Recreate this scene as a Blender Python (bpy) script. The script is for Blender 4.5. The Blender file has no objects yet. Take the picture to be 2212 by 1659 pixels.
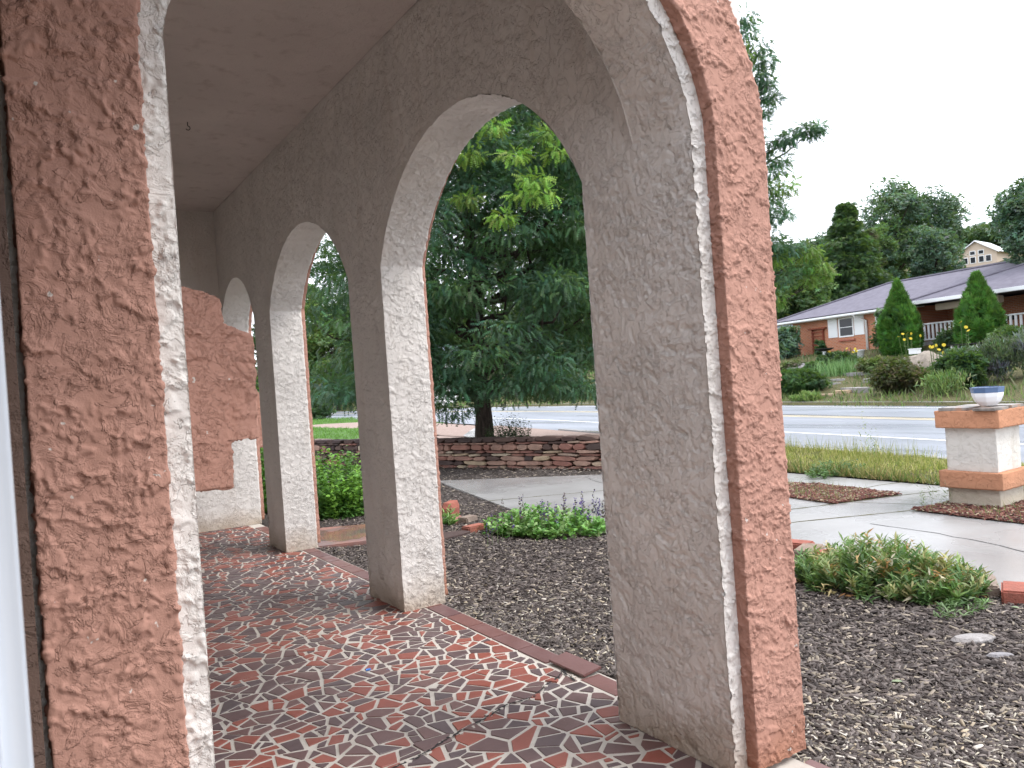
import bpy, math, random
import numpy as np
from mathutils import Vector, Matrix
random.seed(7); R = np.random.default_rng(11)
sc = bpy.context.scene
C = sc.collection

# ------------------------------------------------------------------ camera
F, YAW, PIT, ROLL, EYE = 1700.0, .564, -.003, -.070, 1.5
FW = np.array([math.sin(YAW)*math.cos(PIT), math.cos(YAW)*math.cos(PIT), math.sin(PIT)])
_r = np.array([math.cos(YAW), -math.sin(YAW), 0.0]); _u = np.cross(_r, FW)
_c, _s = math.cos(ROLL), math.sin(ROLL)
RT, UP = _c*_r + _s*_u, -_s*_r + _c*_u
cam_d = bpy.data.cameras.new('camera'); cam = bpy.data.objects.new('camera', cam_d); C.objects.link(cam)
m = Matrix(((RT[0], UP[0], -FW[0], 0), (RT[1], UP[1], -FW[1], 0), (RT[2], UP[2], -FW[2], EYE), (0, 0, 0, 1)))
cam.matrix_world = m
cam_d.sensor_width = 36; cam_d.lens = F/2212*36; cam_d.clip_end = 2000; cam_d.clip_start = .05
cam_d.dof.use_dof = True; cam_d.dof.focus_distance = 5.0; cam_d.dof.aperture_fstop = 10.0
sc.camera = cam

def ray(u, v): return FW + (u-1106)/F*RT - (v-829.5)/F*UP
def G(u, v, z=-.1):                       # where a sight line meets the level z
    d = ray(u, v); t = (z-EYE)/d[2]; return d[0]*t, d[1]*t
def GD(u, v, dep):                        # point at a depth
    d = ray(u, v)*dep; return np.array([d[0], d[1], d[2]+EYE])

# ------------------------------------------------------------------ sky, sun, exposure
SUN_EL, SUN_AZ = math.radians(56), math.radians(138)     # azimuth clockwise from +Y
w = bpy.data.worlds.new('World'); sc.world = w; w.use_nodes = True
nt = w.node_tree; nt.nodes.clear()
sky = nt.nodes.new('ShaderNodeTexSky'); sky.sky_type = 'NISHITA'; sky.sun_disc = False
sky.sun_elevation = SUN_EL; sky.sun_rotation = SUN_AZ; sky.dust_density = 2.0
mx = nt.nodes.new('ShaderNodeMix'); mx.data_type = 'RGBA'; mx.inputs[0].default_value = .82
mx.inputs[7].default_value = (9.7, 10.0, 10.8, 1)           # the closed cloud cover
bg = nt.nodes.new('ShaderNodeBackground'); bg.inputs[1].default_value = .1
wo = nt.nodes.new('ShaderNodeOutputWorld')
nt.links.new(sky.outputs[0], mx.inputs[6]); nt.links.new(mx.outputs[2], bg.inputs[0]); nt.links.new(bg.outputs[0], wo.inputs[0])
sd = bpy.data.lights.new('sun', 'SUN'); sd.energy = .9; sd.angle = math.radians(24); sd.color = (1, .97, .93)
so = bpy.data.objects.new('sun', sd); C.objects.link(so)
sv = Vector((math.sin(SUN_AZ)*math.cos(SUN_EL), math.cos(SUN_AZ)*math.cos(SUN_EL), math.sin(SUN_EL)))
so.rotation_euler = sv.to_track_quat('Z', 'Y').to_euler(); so.location = (0, 0, 30)
sc.view_settings.view_transform = 'Standard'; sc.view_settings.look = 'None'
sc.view_settings.gamma = 1; sc.view_settings.use_curve_mapping = False
sc.view_settings.exposure = 1.5
sc.render.engine = 'CYCLES'
sc.cycles.max_bounces = 8; sc.cycles.diffuse_bounces = 5; sc.cycles.transparent_max_bounces = 8

# ------------------------------------------------------------------ naming helpers
def tag(o, label=None, cat=None, group=None, kind=None):
    if label: o['label'] = label
    if cat: o['category'] = cat
    if group: o['group'] = group
    if kind: o['kind'] = kind
    return o
def thing(name, label, cat, loc=(0, 0, 0), rz=0, group=None):
    o = bpy.data.objects.new(name, None); C.objects.link(o)
    o.location = loc; o.rotation_euler = (0, 0, rz); o.empty_display_size = .2
    return tag(o, label, cat, group)
def obj(name, me, mat=None, parent=None, loc=None, rot=None):
    o = bpy.data.objects.new(name, me); C.objects.link(o)
    if mat is not None and not me.materials: me.materials.append(mat)
    if parent: o.parent = parent
    if loc is not None: o.location = loc
    if rot is not None: o.rotation_euler = rot
    return o
def copy_tree(o, parent=None):
    c = o.copy(); C.objects.link(c)
    if parent: c.parent = parent
    for ch in list(o.children): copy_tree(ch, c)
    return c

# ------------------------------------------------------------------ mesh helpers
def tri_mesh(name, V, T, col=None, smooth=False, quads=False):
    V = np.asarray(V, np.float32); T = np.asarray(T, np.int32); k = 4 if quads else 3
    me = bpy.data.meshes.new(name)
    me.vertices.add(len(V)); me.vertices.foreach_set('co', V.ravel())
    me.loops.add(len(T)*k); me.loops.foreach_set('vertex_index', T.ravel())
    me.polygons.add(len(T)); me.polygons.foreach_set('loop_start', np.arange(0, len(T)*k, k, dtype=np.int32))
    me.polygons.foreach_set('loop_total', np.full(len(T), k, np.int32))
    if smooth: me.polygons.foreach_set('use_smooth', np.ones(len(T), bool))
    if col is not None:
        a = me.color_attributes.new('Col', 'FLOAT_COLOR', 'POINT')
        c4 = np.ones((len(V), 4), np.float32); c4[:, :3] = col; a.data.foreach_set('color', c4.ravel())
    me.update(calc_edges=True); me.validate()
    return me
class MB:
    """collects shapes into one mesh"""
    def __init__(s): s.v = []; s.f = []
    def add(s, vs, fs):
        o = len(s.v); s.v += [tuple(map(float, q)) for q in vs]; s.f += [tuple(i+o for i in f) for f in fs]; return s
    def box(s, lo, hi, T=None):
        x0, y0, z0 = lo; x1, y1, z1 = hi
        vs = [(x0,y0,z0),(x1,y0,z0),(x1,y1,z0),(x0,y1,z0),(x0,y0,z1),(x1,y0,z1),(x1,y1,z1),(x0,y1,z1)]
        if T: vs = [T(*q) for q in vs]
        return s.add(vs, [(0,3,2,1),(4,5,6,7),(0,1,5,4),(1,2,6,5),(2,3,7,6),(3,0,4,7)])
    def prism(s, poly, z0, z1):
        n = len(poly)
        vs = [(p[0], p[1], z0) for p in poly] + [(p[0], p[1], z1) for p in poly]
        return s.add(vs, [tuple(range(n-1, -1, -1)), tuple(range(n, 2*n))] + [(i, (i+1) % n, n+(i+1) % n, n+i) for i in range(n)])
    def tube(s, pts, rad, n=8, cap=True):
        pts = [Vector(tuple(map(float, p))) for p in pts]; rings = []
        for i, p in enumerate(pts):
            d = (pts[min(i+1, len(pts)-1)] - pts[max(i-1, 0)]).normalized()
            a = d.orthogonal().normalized() if abs(d.z) > .95 else d.cross(Vector((0, 0, 1))).normalized()
            b = d.cross(a); r = float(rad[i] if hasattr(rad, '__len__') else rad)
            rings.append([p + r*(math.cos(t)*a + math.sin(t)*b) for t in [2*math.pi*k/n for k in range(n)]])
        vs = [q for rg in rings for q in rg]
        fs = [(i*n+k, i*n+(k+1) % n, (i+1)*n+(k+1) % n, (i+1)*n+k) for i in range(len(pts)-1) for k in range(n)]
        if cap: fs += [tuple(range(n-1, -1, -1)), tuple(range((len(pts)-1)*n, len(pts)*n))]
        return s.add(vs, fs)
    def lathe(s, prof, n=16, c=(0, 0), ph=0):
        vs = [(c[0]+r*math.cos(ph+2*math.pi*k/n), c[1]+r*math.sin(ph+2*math.pi*k/n), z) for r, z in prof for k in range(n)]
        fs = [(i*n+k, i*n+(k+1) % n, (i+1)*n+(k+1) % n, (i+1)*n+k) for i in range(len(prof)-1) for k in range(n)]
        fs += [tuple(range(n-1, -1, -1)), tuple(range((len(prof)-1)*n, len(prof)*n))]
        return s.add(vs, fs)
    def mesh(s, name, bevel=0, smooth=False, seg=2):
        me = bpy.data.meshes.new(name); me.from_pydata(s.v, [], s.f)
        if bevel or smooth:
            import bmesh
            bm = bmesh.new(); bm.from_mesh(me)
            if bevel: bmesh.ops.bevel(bm, geom=bm.edges[:], offset=bevel, segments=seg, affect='EDGES', clamp_overlap=True)
            if smooth:
                for f in bm.faces: f.smooth = True
            bm.to_mesh(me); bm.free()
        me.update(); return me

# numpy Perlin noise -------------------------------------------------
_P = R.permutation(256); _P = np.concatenate([_P, _P, _P])
_GR = np.array([(1,1,0),(-1,1,0),(1,-1,0),(-1,-1,0),(1,0,1),(-1,0,1),(1,0,-1),(-1,0,-1),(0,1,1),(0,-1,1),(0,1,-1),(0,-1,-1)], float)
def perlin(p):
    p = np.asarray(p, float); i = np.floor(p).astype(int); f = p-i; i &= 255
    u = f*f*f*(f*(f*6-15)+10); o = np.zeros(len(p))
    for dx in (0, 1):
        for dy in (0, 1):
            for dz in (0, 1):
                h = _P[_P[_P[(i[:, 0]+dx) & 255]+((i[:, 1]+dy) & 255)]+((i[:, 2]+dz) & 255)] % 12
                g = _GR[h]
                d = g[:, 0]*(f[:, 0]-dx)+g[:, 1]*(f[:, 1]-dy)+g[:, 2]*(f[:, 2]-dz)
                o += d*(u[:, 0] if dx else 1-u[:, 0])*(u[:, 1] if dy else 1-u[:, 1])*(u[:, 2] if dz else 1-u[:, 2])
    return o
def sstep(a, b, x): t = np.clip((x-a)/(b-a), 0, 1); return t*t*(3-2*t)
def trowel(p, k=1.0):
    """height of a hand-trowelled stucco: torn plateaus with ledges, pits and smooth places"""
    wv = np.stack([perlin(p*8+9.1), perlin(p*8+33.7), perlin(p*8+71.3)], 1)
    q = p + .03*wv; dn = np.array([.010, .010, -.030])
    n1 = lambda x: perlin(x*13+3.3) + .55*perlin(x*29+17.7) + .4*perlin(x*62+5.1)
    n2 = lambda x: perlin(x*24+51.2) + .6*perlin(x*52+8.8)
    region = sstep(-.30, .10, perlin(p*4.5+120.5))
    # torn lips: a sharp drop on the lower side, fading away upwards
    h = .0050*sstep(-.03, .02, n1(q))*(1-.85*sstep(-.35, .25, n1(q+dn)))
    h += .0036*region*sstep(-.02, .03, n2(q))*(1-.85*sstep(-.35, .25, n2(q+dn*.6)))
    h += .0005*perlin(p*130) + .0008*perlin(p*40+7)
    return k*h
class Surf:
    """welded sheets of quads, displaced along their normals like trowelled stucco"""
    def __init__(s): s.V = []; s.Q = []; s.n = 0
    def patch(s, A):                       # A: (nu, nv, 3) grid of points
        nu, nv = A.shape[:2]; idx = np.arange(nu*nv).reshape(nu, nv)+s.n
        s.V.append(A.reshape(-1, 3)); s.n += nu*nv
        s.Q.append(np.stack([idx[:-1, :-1], idx[1:, :-1], idx[1:, 1:], idx[:-1, 1:]], -1).reshape(-1, 4)); return s
    def mesh(s, name, k=1.0, wob=.003):
        V = np.concatenate(s.V); Q = np.concatenate(s.Q)
        key = np.round(V*5000).astype(np.int64)
        _, first, inv = np.unique(key, axis=0, return_index=True, return_inverse=True)
        V = V[first]; Q = inv.reshape(-1)[Q]
        fn = np.cross(V[Q[:, 2]]-V[Q[:, 0]], V[Q[:, 3]]-V[Q[:, 1]])
        vn = np.zeros_like(V); un = fn/np.maximum(np.linalg.norm(fn, axis=1, keepdims=True), 1e-12)
        for j in range(4): np.add.at(vn, Q[:, j], un)
        vn /= np.maximum(np.linalg.norm(vn, axis=1, keepdims=True), 1e-9)
        V = V + vn*(trowel(V, k)+wob*perlin(V*3.1+4))[:, None]
        return tri_mesh(name, V, Q, smooth=True, quads=True)
def lin(a, b, cell): return np.linspace(a, b, max(2, int(round(abs(b-a)/cell))+1))

# instanced small shapes merged into one mesh -------------------------
def rotmats(d, roll):
    d = d/np.maximum(np.linalg.norm(d, axis=1, keepdims=True), 1e-9)
    ref = np.where(np.abs(d[:, 2:3]) > .95, np.array([[1., 0, 0]]), np.array([[0, 0, 1.]]))
    a = np.cross(d, ref); a /= np.linalg.norm(a, axis=1, keepdims=True); b = np.cross(a, d)
    c, s_ = np.cos(roll)[:, None], np.sin(roll)[:, None]
    a2 = c*a+s_*b; b2 = -s_*a+c*b
    return np.stack([a2, d, b2], 2)         # columns: side, along, normal
def scatter(tv, tt, pos, mats, scl, col, cvar=None):
    n, k = len(pos), len(tv); tv = np.asarray(tv, float); tt = np.asarray(tt)
    scl = np.asarray(scl, float); scl = scl[:, None] if scl.ndim == 1 else scl
    V = np.einsum('nij,nkj->nki', mats, tv[None]*scl[:, None, :]) + pos[:, None, :]
    T = (tt[None]+(np.arange(n)*k)[:, None, None]).reshape(-1, 3)
    cc = np.repeat(col, k, 0)
    if cvar is not None: cc = cc*np.tile(cvar, n)[:, None]
    return V.reshape(-1, 3), T, cc
def merge(parts):
    V, T, K, o = [], [], [], 0
    for v, t, c in parts: V.append(v); T.append(t+o); K.append(c); o += len(v)
    return np.concatenate(V), np.concatenate(T), np.concatenate(K)

# ------------------------------------------------------------------ materials
def mat(name, base=(.5, .5, .5), rough=.8, spec=.3, build=None):
    m = bpy.data.materials.new(name); m.use_nodes = True; b = m.node_tree.nodes['Principled BSDF']
    b.inputs['Base Color'].default_value = (*base, 1); b.inputs['Roughness'].default_value = rough
    b.inputs['Specular IOR Level'].default_value = spec
    if build: build(m.node_tree, b)
    return m
class N:
    """short-hand for node graphs"""
    def __init__(s, t): s.t = t
    def new(s, typ, **kw):
        n = s.t.nodes.new('ShaderNode'+typ)
        for k, v in kw.items(): setattr(n, k, v)
        return n
    def l(s, a, b): s.t.links.new(a, b)
    def pos(s, scale=(1, 1, 1), kind='Position'):
        g = s.new('NewGeometry').outputs['Position'] if kind == 'Position' else s.new('TexCoord').outputs[kind]
        mp = s.new('Mapping'); mp.inputs['Scale'].default_value = scale; s.l(g, mp.inputs[0]); return mp.outputs[0]
    def noise(s, vec, sc_, det=4, rough=.55, dist=0):
        n = s.new('TexNoise'); n.inputs['Scale'].default_value = sc_; n.inputs['Detail'].default_value = det
        n.inputs['Roughness'].default_value = rough; n.inputs['Distortion'].default_value = dist
        s.l(vec, n.inputs['Vector']); return n.outputs['Fac']
    def ramp(s, fac, stops):
        r = s.new('ValToRGB'); e = r.color_ramp.elements
        while len(e) < len(stops): e.new(.5)
        for q, (p, c) in zip(e, stops): q.position = p; q.color = (*c, 1) if len(c) == 3 else c
        s.l(fac, r.inputs[0]); return r.outputs[0]
    def math(s, op, a, b=None):
        n = s.new('Math', operation=op)
        for i, x in enumerate((a, b)):
            if x is None: continue
            if isinstance(x, (int, float)): n.inputs[i].default_value = x
            else: s.l(x, n.inputs[i])
        return n.outputs[0]
    def mix(s, fac, a, b, mode='MIX'):
        n = s.new('Mix', data_type='RGBA', blend_type=mode)
        for i, x in ((0, fac), (6, a), (7, b)):
            if isinstance(x, (int, float)): n.inputs[i].default_value = x
            elif isinstance(x, tuple): n.inputs[i].default_value = (*x, 1)
            else: s.l(x, n.inputs[i])
        return n.outputs[2]
    def bump(s, h, b, dist=.01, st=1.0):
        n = s.new('Bump'); n.inputs['Distance'].default_value = dist; n.inputs['Strength'].default_value = st
        s.l(h, n.inputs['Height']); s.l(n.outputs[0], b.inputs['Normal'])

def stucco_mat(name, base, dirt=(.30, .24, .18), speck=None, low=.10, coarse=False, tex=1.0):
    def bd(t, b):
        n = N(t); P = n.pos()
        v = n.noise(P, 1.6, 5, .6); c = n.mix(n.ramp(v, [(.3, (0,)*3), (.7, (1,)*3)]), tuple(x*.9 for x in base), tuple(min(1, x*1.06) for x in base))
        g = n.noise(P, 60, 3); c = n.mix(n.math('MULTIPLY', g, .14), c, tuple(x*.7 for x in base))
        sep = n.new('SeparateXYZ'); n.l(n.new('NewGeometry').outputs['Position'], sep.inputs[0])
        # splash-back soil on the foot of the wall
        hz = n.math('ADD', sep.outputs[2], n.math('MULTIPLY', n.noise(P, 5, 4), -.25))
        mr = n.new('MapRange'); mr.inputs[1].default_value = .12; mr.inputs[2].default_value = -.12; n.l(hz, mr.inputs[0])
        c = n.mix(n.math('MULTIPLY', mr.outputs[0], .75), c, dirt)
        st = n.noise(n.pos((3, 3, .5)), 2.2, 4, .6)
        c = n.mix(n.math('MULTIPLY', n.ramp(st, [(.55, (0,)*3), (.75, (1,)*3)]), low*2.2), c, dirt)
        if speck:
            sp = n.noise(P, 34, 2, .5); c = n.mix(n.ramp(sp, [(.745, (0,)*3), (.76, (1,)*3)]), c, speck)
        n.l(c, b.inputs['Base Color'])
        fine = n.noise(P, 240, 3, .6)
        h = n.math('MULTIPLY', fine, .0012 if not coarse else .0006)
        def lip(scale, det, off, amp, r0=.491, r1=.509):
            # torn lips: sharp on the lower side, fading upwards
            mp = n.new('Mapping'); mp.inputs['Location'].default_value = off; n.l(P, mp.inputs[0])
            A = n.ramp(n.noise(P, scale, det, .6, .7), [(r0, (0,)*3), (r1, (1,)*3)]); B = n.ramp(n.noise(mp.outputs[0], scale, det, .6, .7), [(.38, (1,)*3), (.60, (.12,)*3)])
            return n.math('MULTIPLY', n.math('MULTIPLY', A, B), amp)
        h = n.math('ADD', h, lip(15, 5, (.009, .009, -.026), .0062*tex))
        msk = n.ramp(n.noise(P, 5, 3), [(.42, (0,)*3), (.58, (1,)*3)])
        h = n.math('ADD', h, n.math('MULTIPLY', lip(34, 4, (.005, .005, -.012), .0046*tex), msk))
        bp = n.new('Bump'); bp.inputs['Distance'].default_value = 1.0; bp.inputs['Strength'].default_value = .9
        n.l(h, bp.inputs['Height']); n.l(bp.outputs[0], b.inputs['Normal'])
    return mat(name, base, .9, .15, bd)
M = {}
CREAM = (.74, .70, .66)
M['cream'] = stucco_mat('cream_stucco', CREAM, (.42, .33, .24), tex=.8)
M['cream_near'] = stucco_mat('cream_stucco_close', CREAM, (.42, .33, .24), tex=1.0)
M['cream_far'] = stucco_mat('cream_stucco_far', (.66, .58, .53), (.36, .27, .2), coarse=False, low=.2)
M['terra'] = stucco_mat('terracotta_stucco', (.475, .265, .205), (.33, .15, .09), speck=(.62, .55, .5), tex=1.0)
M['terra_gate'] = stucco_mat('orange_stucco_weathered', (.52, .255, .15), (.40, .22, .14), low=.2, tex=.8)
M['cream_gate'] = stucco_mat('ivory_stucco_weathered', (.66, .63, .58), (.45, .38, .28), low=.2, tex=.6)
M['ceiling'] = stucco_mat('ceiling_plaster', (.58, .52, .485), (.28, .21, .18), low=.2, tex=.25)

def tilemat(name, a, b_):
    def bd(t, b):
        n = N(t); oi = n.new('ObjectInfo'); P = n.pos()
        c = n.mix(oi.outputs['Random'], a, b_)
        c = n.mix(n.math('MULTIPLY', n.noise(P, 9, 5, .65), .55), c, tuple(x*.55 for x in a))
        c = n.mix(n.ramp(n.noise(P, 70, 3), [(.66, (0,)*3), (.74, (.35,)*3)]), c, (.3, .27, .25))
        n.l(c, b.inputs['Base Color'])
        n.l(n.ramp(n.noise(P, 6, 4), [(.3, (.30,)*3), (.7, (.55,)*3)]), b.inputs['Roughness'])
        n.bump(n.noise(P, 45, 3), b, .0012, .5)
    return mat(name, a, .3, .5, bd)
M['tile_red'] = tilemat('red_clay_tile', (.33, .095, .066), (.26, .08, .06))
M['tile_dark'] = tilemat('dark_plum_tile', (.105, .075, .08), (.20, .10, .088))
M['tile_border'] = tilemat('border_clay_tile', (.23, .10, .082), (.15, .085, .088))
def grout(t, b):
    n = N(t); P = n.pos(); v = n.noise(P, 5, 6, .65)
    n.l(n.ramp(v, [(.25, (.38, .34, .295)), (.5, (.52, .475, .42)), (.8, (.60, .56, .50))]), b.inputs['Base Color'])
    n.bump(n.noise(P, 130, 3), b, .002, .6)
M['grout'] = mat('grey_grout', (.35, .32, .28), .75, .3, grout)
def concrete(t, b):
    n = N(t); P = n.pos(); v = n.noise(P, .7, 6, .6); g = n.noise(P, 40, 4)
    c = n.ramp(v, [(.3, (.24, .235, .23)), (.55, (.315, .31, .305)), (.75, (.36, .355, .345))])
    n.l(n.mix(n.math('MULTIPLY', g, .25), c, (.22, .2, .18)), b.inputs['Base Color'])
    n.l(n.ramp(n.noise(P, .5, 4, .6), [(.4, (.10,)*3), (.62, (.42,)*3)]), b.inputs['Roughness'])   # wet and drying
    n.bump(n.noise(P, 150, 3), b, .0015, .5)
M['concrete'] = mat('damp_concrete', (.4, .37, .33), .4, .5, concrete)
def asphalt(t, b):
    n = N(t); P = n.pos((1, .12, 1)); v = n.noise(P, 1.1, 5, .6)
    n.l(n.ramp(v, [(.3, (.20, .215, .25)), (.7, (.28, .30, .345))]), b.inputs['Base Color'])
    n.l(n.ramp(n.noise(P, .9, 4), [(.3, (.22,)*3), (.7, (.42,)*3)]), b.inputs['Roughness'])
    n.bump(n.noise(n.pos(), 120, 2), b, .002, .35)
M['asphalt'] = mat('wet_asphalt', (.12, .12, .125), .35, .5, asphalt)
M['line_white'] = mat('road_paint_white', (.8, .8, .78), .5, .3)
M['line_yellow'] = mat('road_paint_yellow', (.66, .54, .30), .5, .3)
def attrmat(name, rough=.75, spec=.25, trans=0.0, nz=0.0):
    def bd(t, b):
        n = N(t); a = n.new('VertexColor', layer_name='Col'); c = a.outputs[0]
        if nz:
            c = n.mix(nz, c, n.ramp(n.noise(n.pos(), 9, 4), [(.3, (.2,)*3), (.7, (1,)*3)]), 'MULTIPLY')
        n.l(c, b.inputs['Base Color'])
        if trans:
            tr = n.new('BsdfTranslucent'); n.l(n.mix(.5, c, (.3, .5, .06), 'MIX'), tr.inputs[0])
            ms = n.new('MixShader'); ms.inputs[0].default_value = trans
            out = [q for q in t.nodes if q.type == 'OUTPUT_MATERIAL'][0]
            n.l(b.outputs[0], ms.inputs[1]); n.l(tr.outputs[0], ms.inputs[2]); n.l(ms.outputs[0], out.inputs[0])
    return mat(name, (.1, .2, .05), rough, spec, bd)
M['leaf'] = attrmat('foliage', .55, .3, .22)
M['chip'] = attrmat('bark_chip', .85, .25)
M['petal'] = attrmat('petal', .6, .2, .2)
def barkm(t, b):
    n = N(t); P = n.pos((9, 9, 1.6)); v = n.noise(P, 2.2, 6, .65, .4)
    n.l(n.ramp(v, [(.35, (.022, .017, .014)), (.65, (.085, .066, .055))]), b.inputs['Base Color']); n.bump(v, b, .05, 1)
M['bark'] = mat('furrowed_bark', (.05, .04, .03), .9, .2, barkm)
def soil(dark, light):
    def bd(t, b):
        n = N(t); P = n.pos(); v = n.noise(P, 26, 6, .7); w_ = n.noise(P, 1.3, 4)
        n.l(n.mix(n.math('MULTIPLY', w_, .5), n.ramp(v, [(.35, dark), (.68, light)]), dark), b.inputs['Base Color']); n.bump(v, b, .03, 1)
    return bd
M['mulch'] = mat('bark_mulch', (.05, .04, .03), .95, .2, soil((.028, .023, .02), (.115, .094, .082)))
M['redmulch'] = mat('red_mulch', (.1, .04, .03), .95, .2, soil((.06, .022, .017), (.24, .12, .085)))
M['gravel'] = mat('pink_gravel', (.3, .2, .16), .95, .2, soil((.22, .155, .13), (.46, .37, .32)))
M['earth'] = mat('garden_soil', (.1, .08, .05), .95, .2, soil((.05, .05, .022), (.19, .17, .08)))
M['lawnbase'] = mat('lawn', (.07, .14, .03), .9, .2, soil((.045, .1, .02), (.12, .22, .05)))
def stonem(name, a, b2, c3, spread=1.0):
    def bd(t, b):
        n = N(t); oi = n.new('ObjectInfo'); P = n.pos()
        c = n.ramp(oi.outputs['Random'], [(0, a), (.35, b2), (.6, a), (.85, c3), (1, b2)])
        c = n.mix(n.ramp(n.noise(P, 6, 6, .7), [(.35, (0,)*3), (.75, (.6,)*3)]), c, (.10, .075, .065))
        n.l(c, b.inputs['Base Color']); n.bump(n.noise(P, 22, 5, .65), b, .02, .8)
    return mat(name, a, .85, .2, bd)
M['sandstone'] = stonem('red_sandstone', (.31, .145, .11), (.43, .28, .215), (.27, .125, .10))
M['buffstone'] = stonem('buff_sandstone', (.50, .38, .25), (.42, .31, .24), (.5, .42, .32))
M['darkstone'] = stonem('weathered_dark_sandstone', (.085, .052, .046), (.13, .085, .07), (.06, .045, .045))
M['greystone'] = stonem('grey_flagstone', (.34, .33, .33), (.30, .29, .3), (.38, .36, .35))
M['palestone'] = stonem('pale_weathered_boulder', (.36, .31, .25), (.30, .26, .22), (.42, .37, .3))
M['paver'] = stonem('concrete_edging_brick', (.30, .23, .18), (.36, .28, .23), (.27, .21, .17))
M['redpaver'] = stonem('red_edging_brick', (.42, .13, .09), (.36, .12, .085), (.45, .16, .11))
M['redslab'] = mat('wet_red_concrete', (.33, .13, .09), .22, .5, lambda t, b: (lambda n: (n.l(n.ramp(n.noise(n.pos(), 3, 5), [(.35, (.16, .12, .12)), (.6, (.30, .145, .115))]), b.inputs['Base Color']), n.l(n.ramp(n.noise(n.pos(), 1.4, 3), [(.45, (.1,)*3), (.6, (.6,)*3)]), b.inputs['Roughness'])))(N(t)))
M['white'] = mat('white_paint', (.78, .79, .8), .45, .4)
M['vinyl'] = mat('white_vinyl', (.74, .78, .84), .35, .5, lambda t, b: (lambda n: n.l(n.ramp(n.noise(n.pos((40, 40, .6)), 2, 4), [(.3, (.66, .71, .78)), (.7, (.78, .81, .86))]), b.inputs['Base Color']))(N(t)))
M['brown'] = stucco_mat('dark_brown_stucco', (.15, .10, .08), (.09, .065, .055))
M['glass'] = mat('dark_glass', (.02, .022, .028), .1, .3)
def brickm(t, b):
    n = N(t); bt = n.new('TexBrick'); sx = n.new('SeparateXYZ'); n.l(n.pos((1, 1, 1), 'Object'), sx.inputs[0]); cx = n.new('CombineXYZ'); n.l(sx.outputs[0], cx.inputs[0]); n.l(sx.outputs[2], cx.inputs[1]); n.l(cx.outputs[0], bt.inputs['Vector'])
    bt.inputs['Scale'].default_value = 1.0; bt.inputs['Brick Width'].default_value = .24; bt.inputs['Row Height'].default_value = .08
    bt.inputs['Mortar Size'].default_value = .012; bt.inputs['Color1'].default_value = (.52, .19, .095, 1); bt.inputs['Color2'].default_value = (.40, .145, .08, 1)
    bt.inputs['Mortar'].default_value = (.46, .31, .23, 1); n.l(bt.outputs[0], b.inputs['Base Color']); n.bump(bt.outputs[1], b, -.008, .6)
M['brick'] = mat('orange_brick', (.5, .2, .1), .9, .15, brickm)
def shing(t, b):
    n = N(t); P = n.pos((1, 1, 1), 'Object'); v = n.noise(P, 3, 6, .7)
    wv = n.new('TexWave', wave_type='BANDS', bands_direction='Z'); wv.inputs['Scale'].default_value = 5.0; n.l(P, wv.inputs['Vector'])
    c = n.ramp(v, [(.3, (.105, .10, .125)), (.7, (.175, .165, .20))]); n.l(n.mix(n.math('MULTIPLY', wv.outputs[1], .25), c, (.1, .08, .11)), b.inputs['Base Color'])
M['shingle'] = mat('purple_grey_shingle', (.2, .17, .22), .85, .3, shing)
M['blueroof'] = mat('blue_grey_roof', (.16, .19, .24), .8, .3)
M['bluewall'] = mat('slate_siding', (.09, .11, .14), .8, .3)
M['tanwall'] = mat('tan_siding', (.55, .45, .36), .8, .3)
M['redwood'] = mat('red_stained_wood', (.22, .06, .035), .7, .3)
M['dark'] = mat('dark_painted', (.02, .018, .018), .6, .3)
M['slate'] = mat('wet_flagstone_top', (.18, .16, .14), .4, .5, lambda t, b: (lambda n: n.l(n.ramp(n.noise(n.pos(), 7, 5), [(.35, (.12, .10, .09)), (.55, (.30, .27, .24)), (.7, (.38, .2, .12))]), b.inputs['Base Color']))(N(t)))
M['glaze_white'] = mat('white_glaze', (.82, .83, .86), .2, .5)
M['glaze_blue'] = mat('blue_glaze', (.09, .15, .28), .2, .5)
M['plastic_blue'] = mat('blue_plastic', (.06, .25, .75), .4, .5)

#@@STRUCT
# ================================================================== THE PORCH
XW, TH, YF, YB, YE, ZC = 2.132, .31, 2.04, 2.35, 9.74, 3.76        # arcade plane, wall thickness, end walls, ceiling
XO = XW+TH; XH = .36
ARCH = [(2.69, 4.92, 2.345, .70), (5.53, 7.65, 2.335, .62), (8.24, 9.74, 2.335, .52)]
porch = thing('porch', 'covered stucco porch with cream round-headed arches edged in raised terracotta bands', 'porch', (1.2, 2.2, 0))
def under(name, me, mt):
    o = obj(name, me, mt, porch); o.location = (-1.2, -2.2, 0); return o

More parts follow.
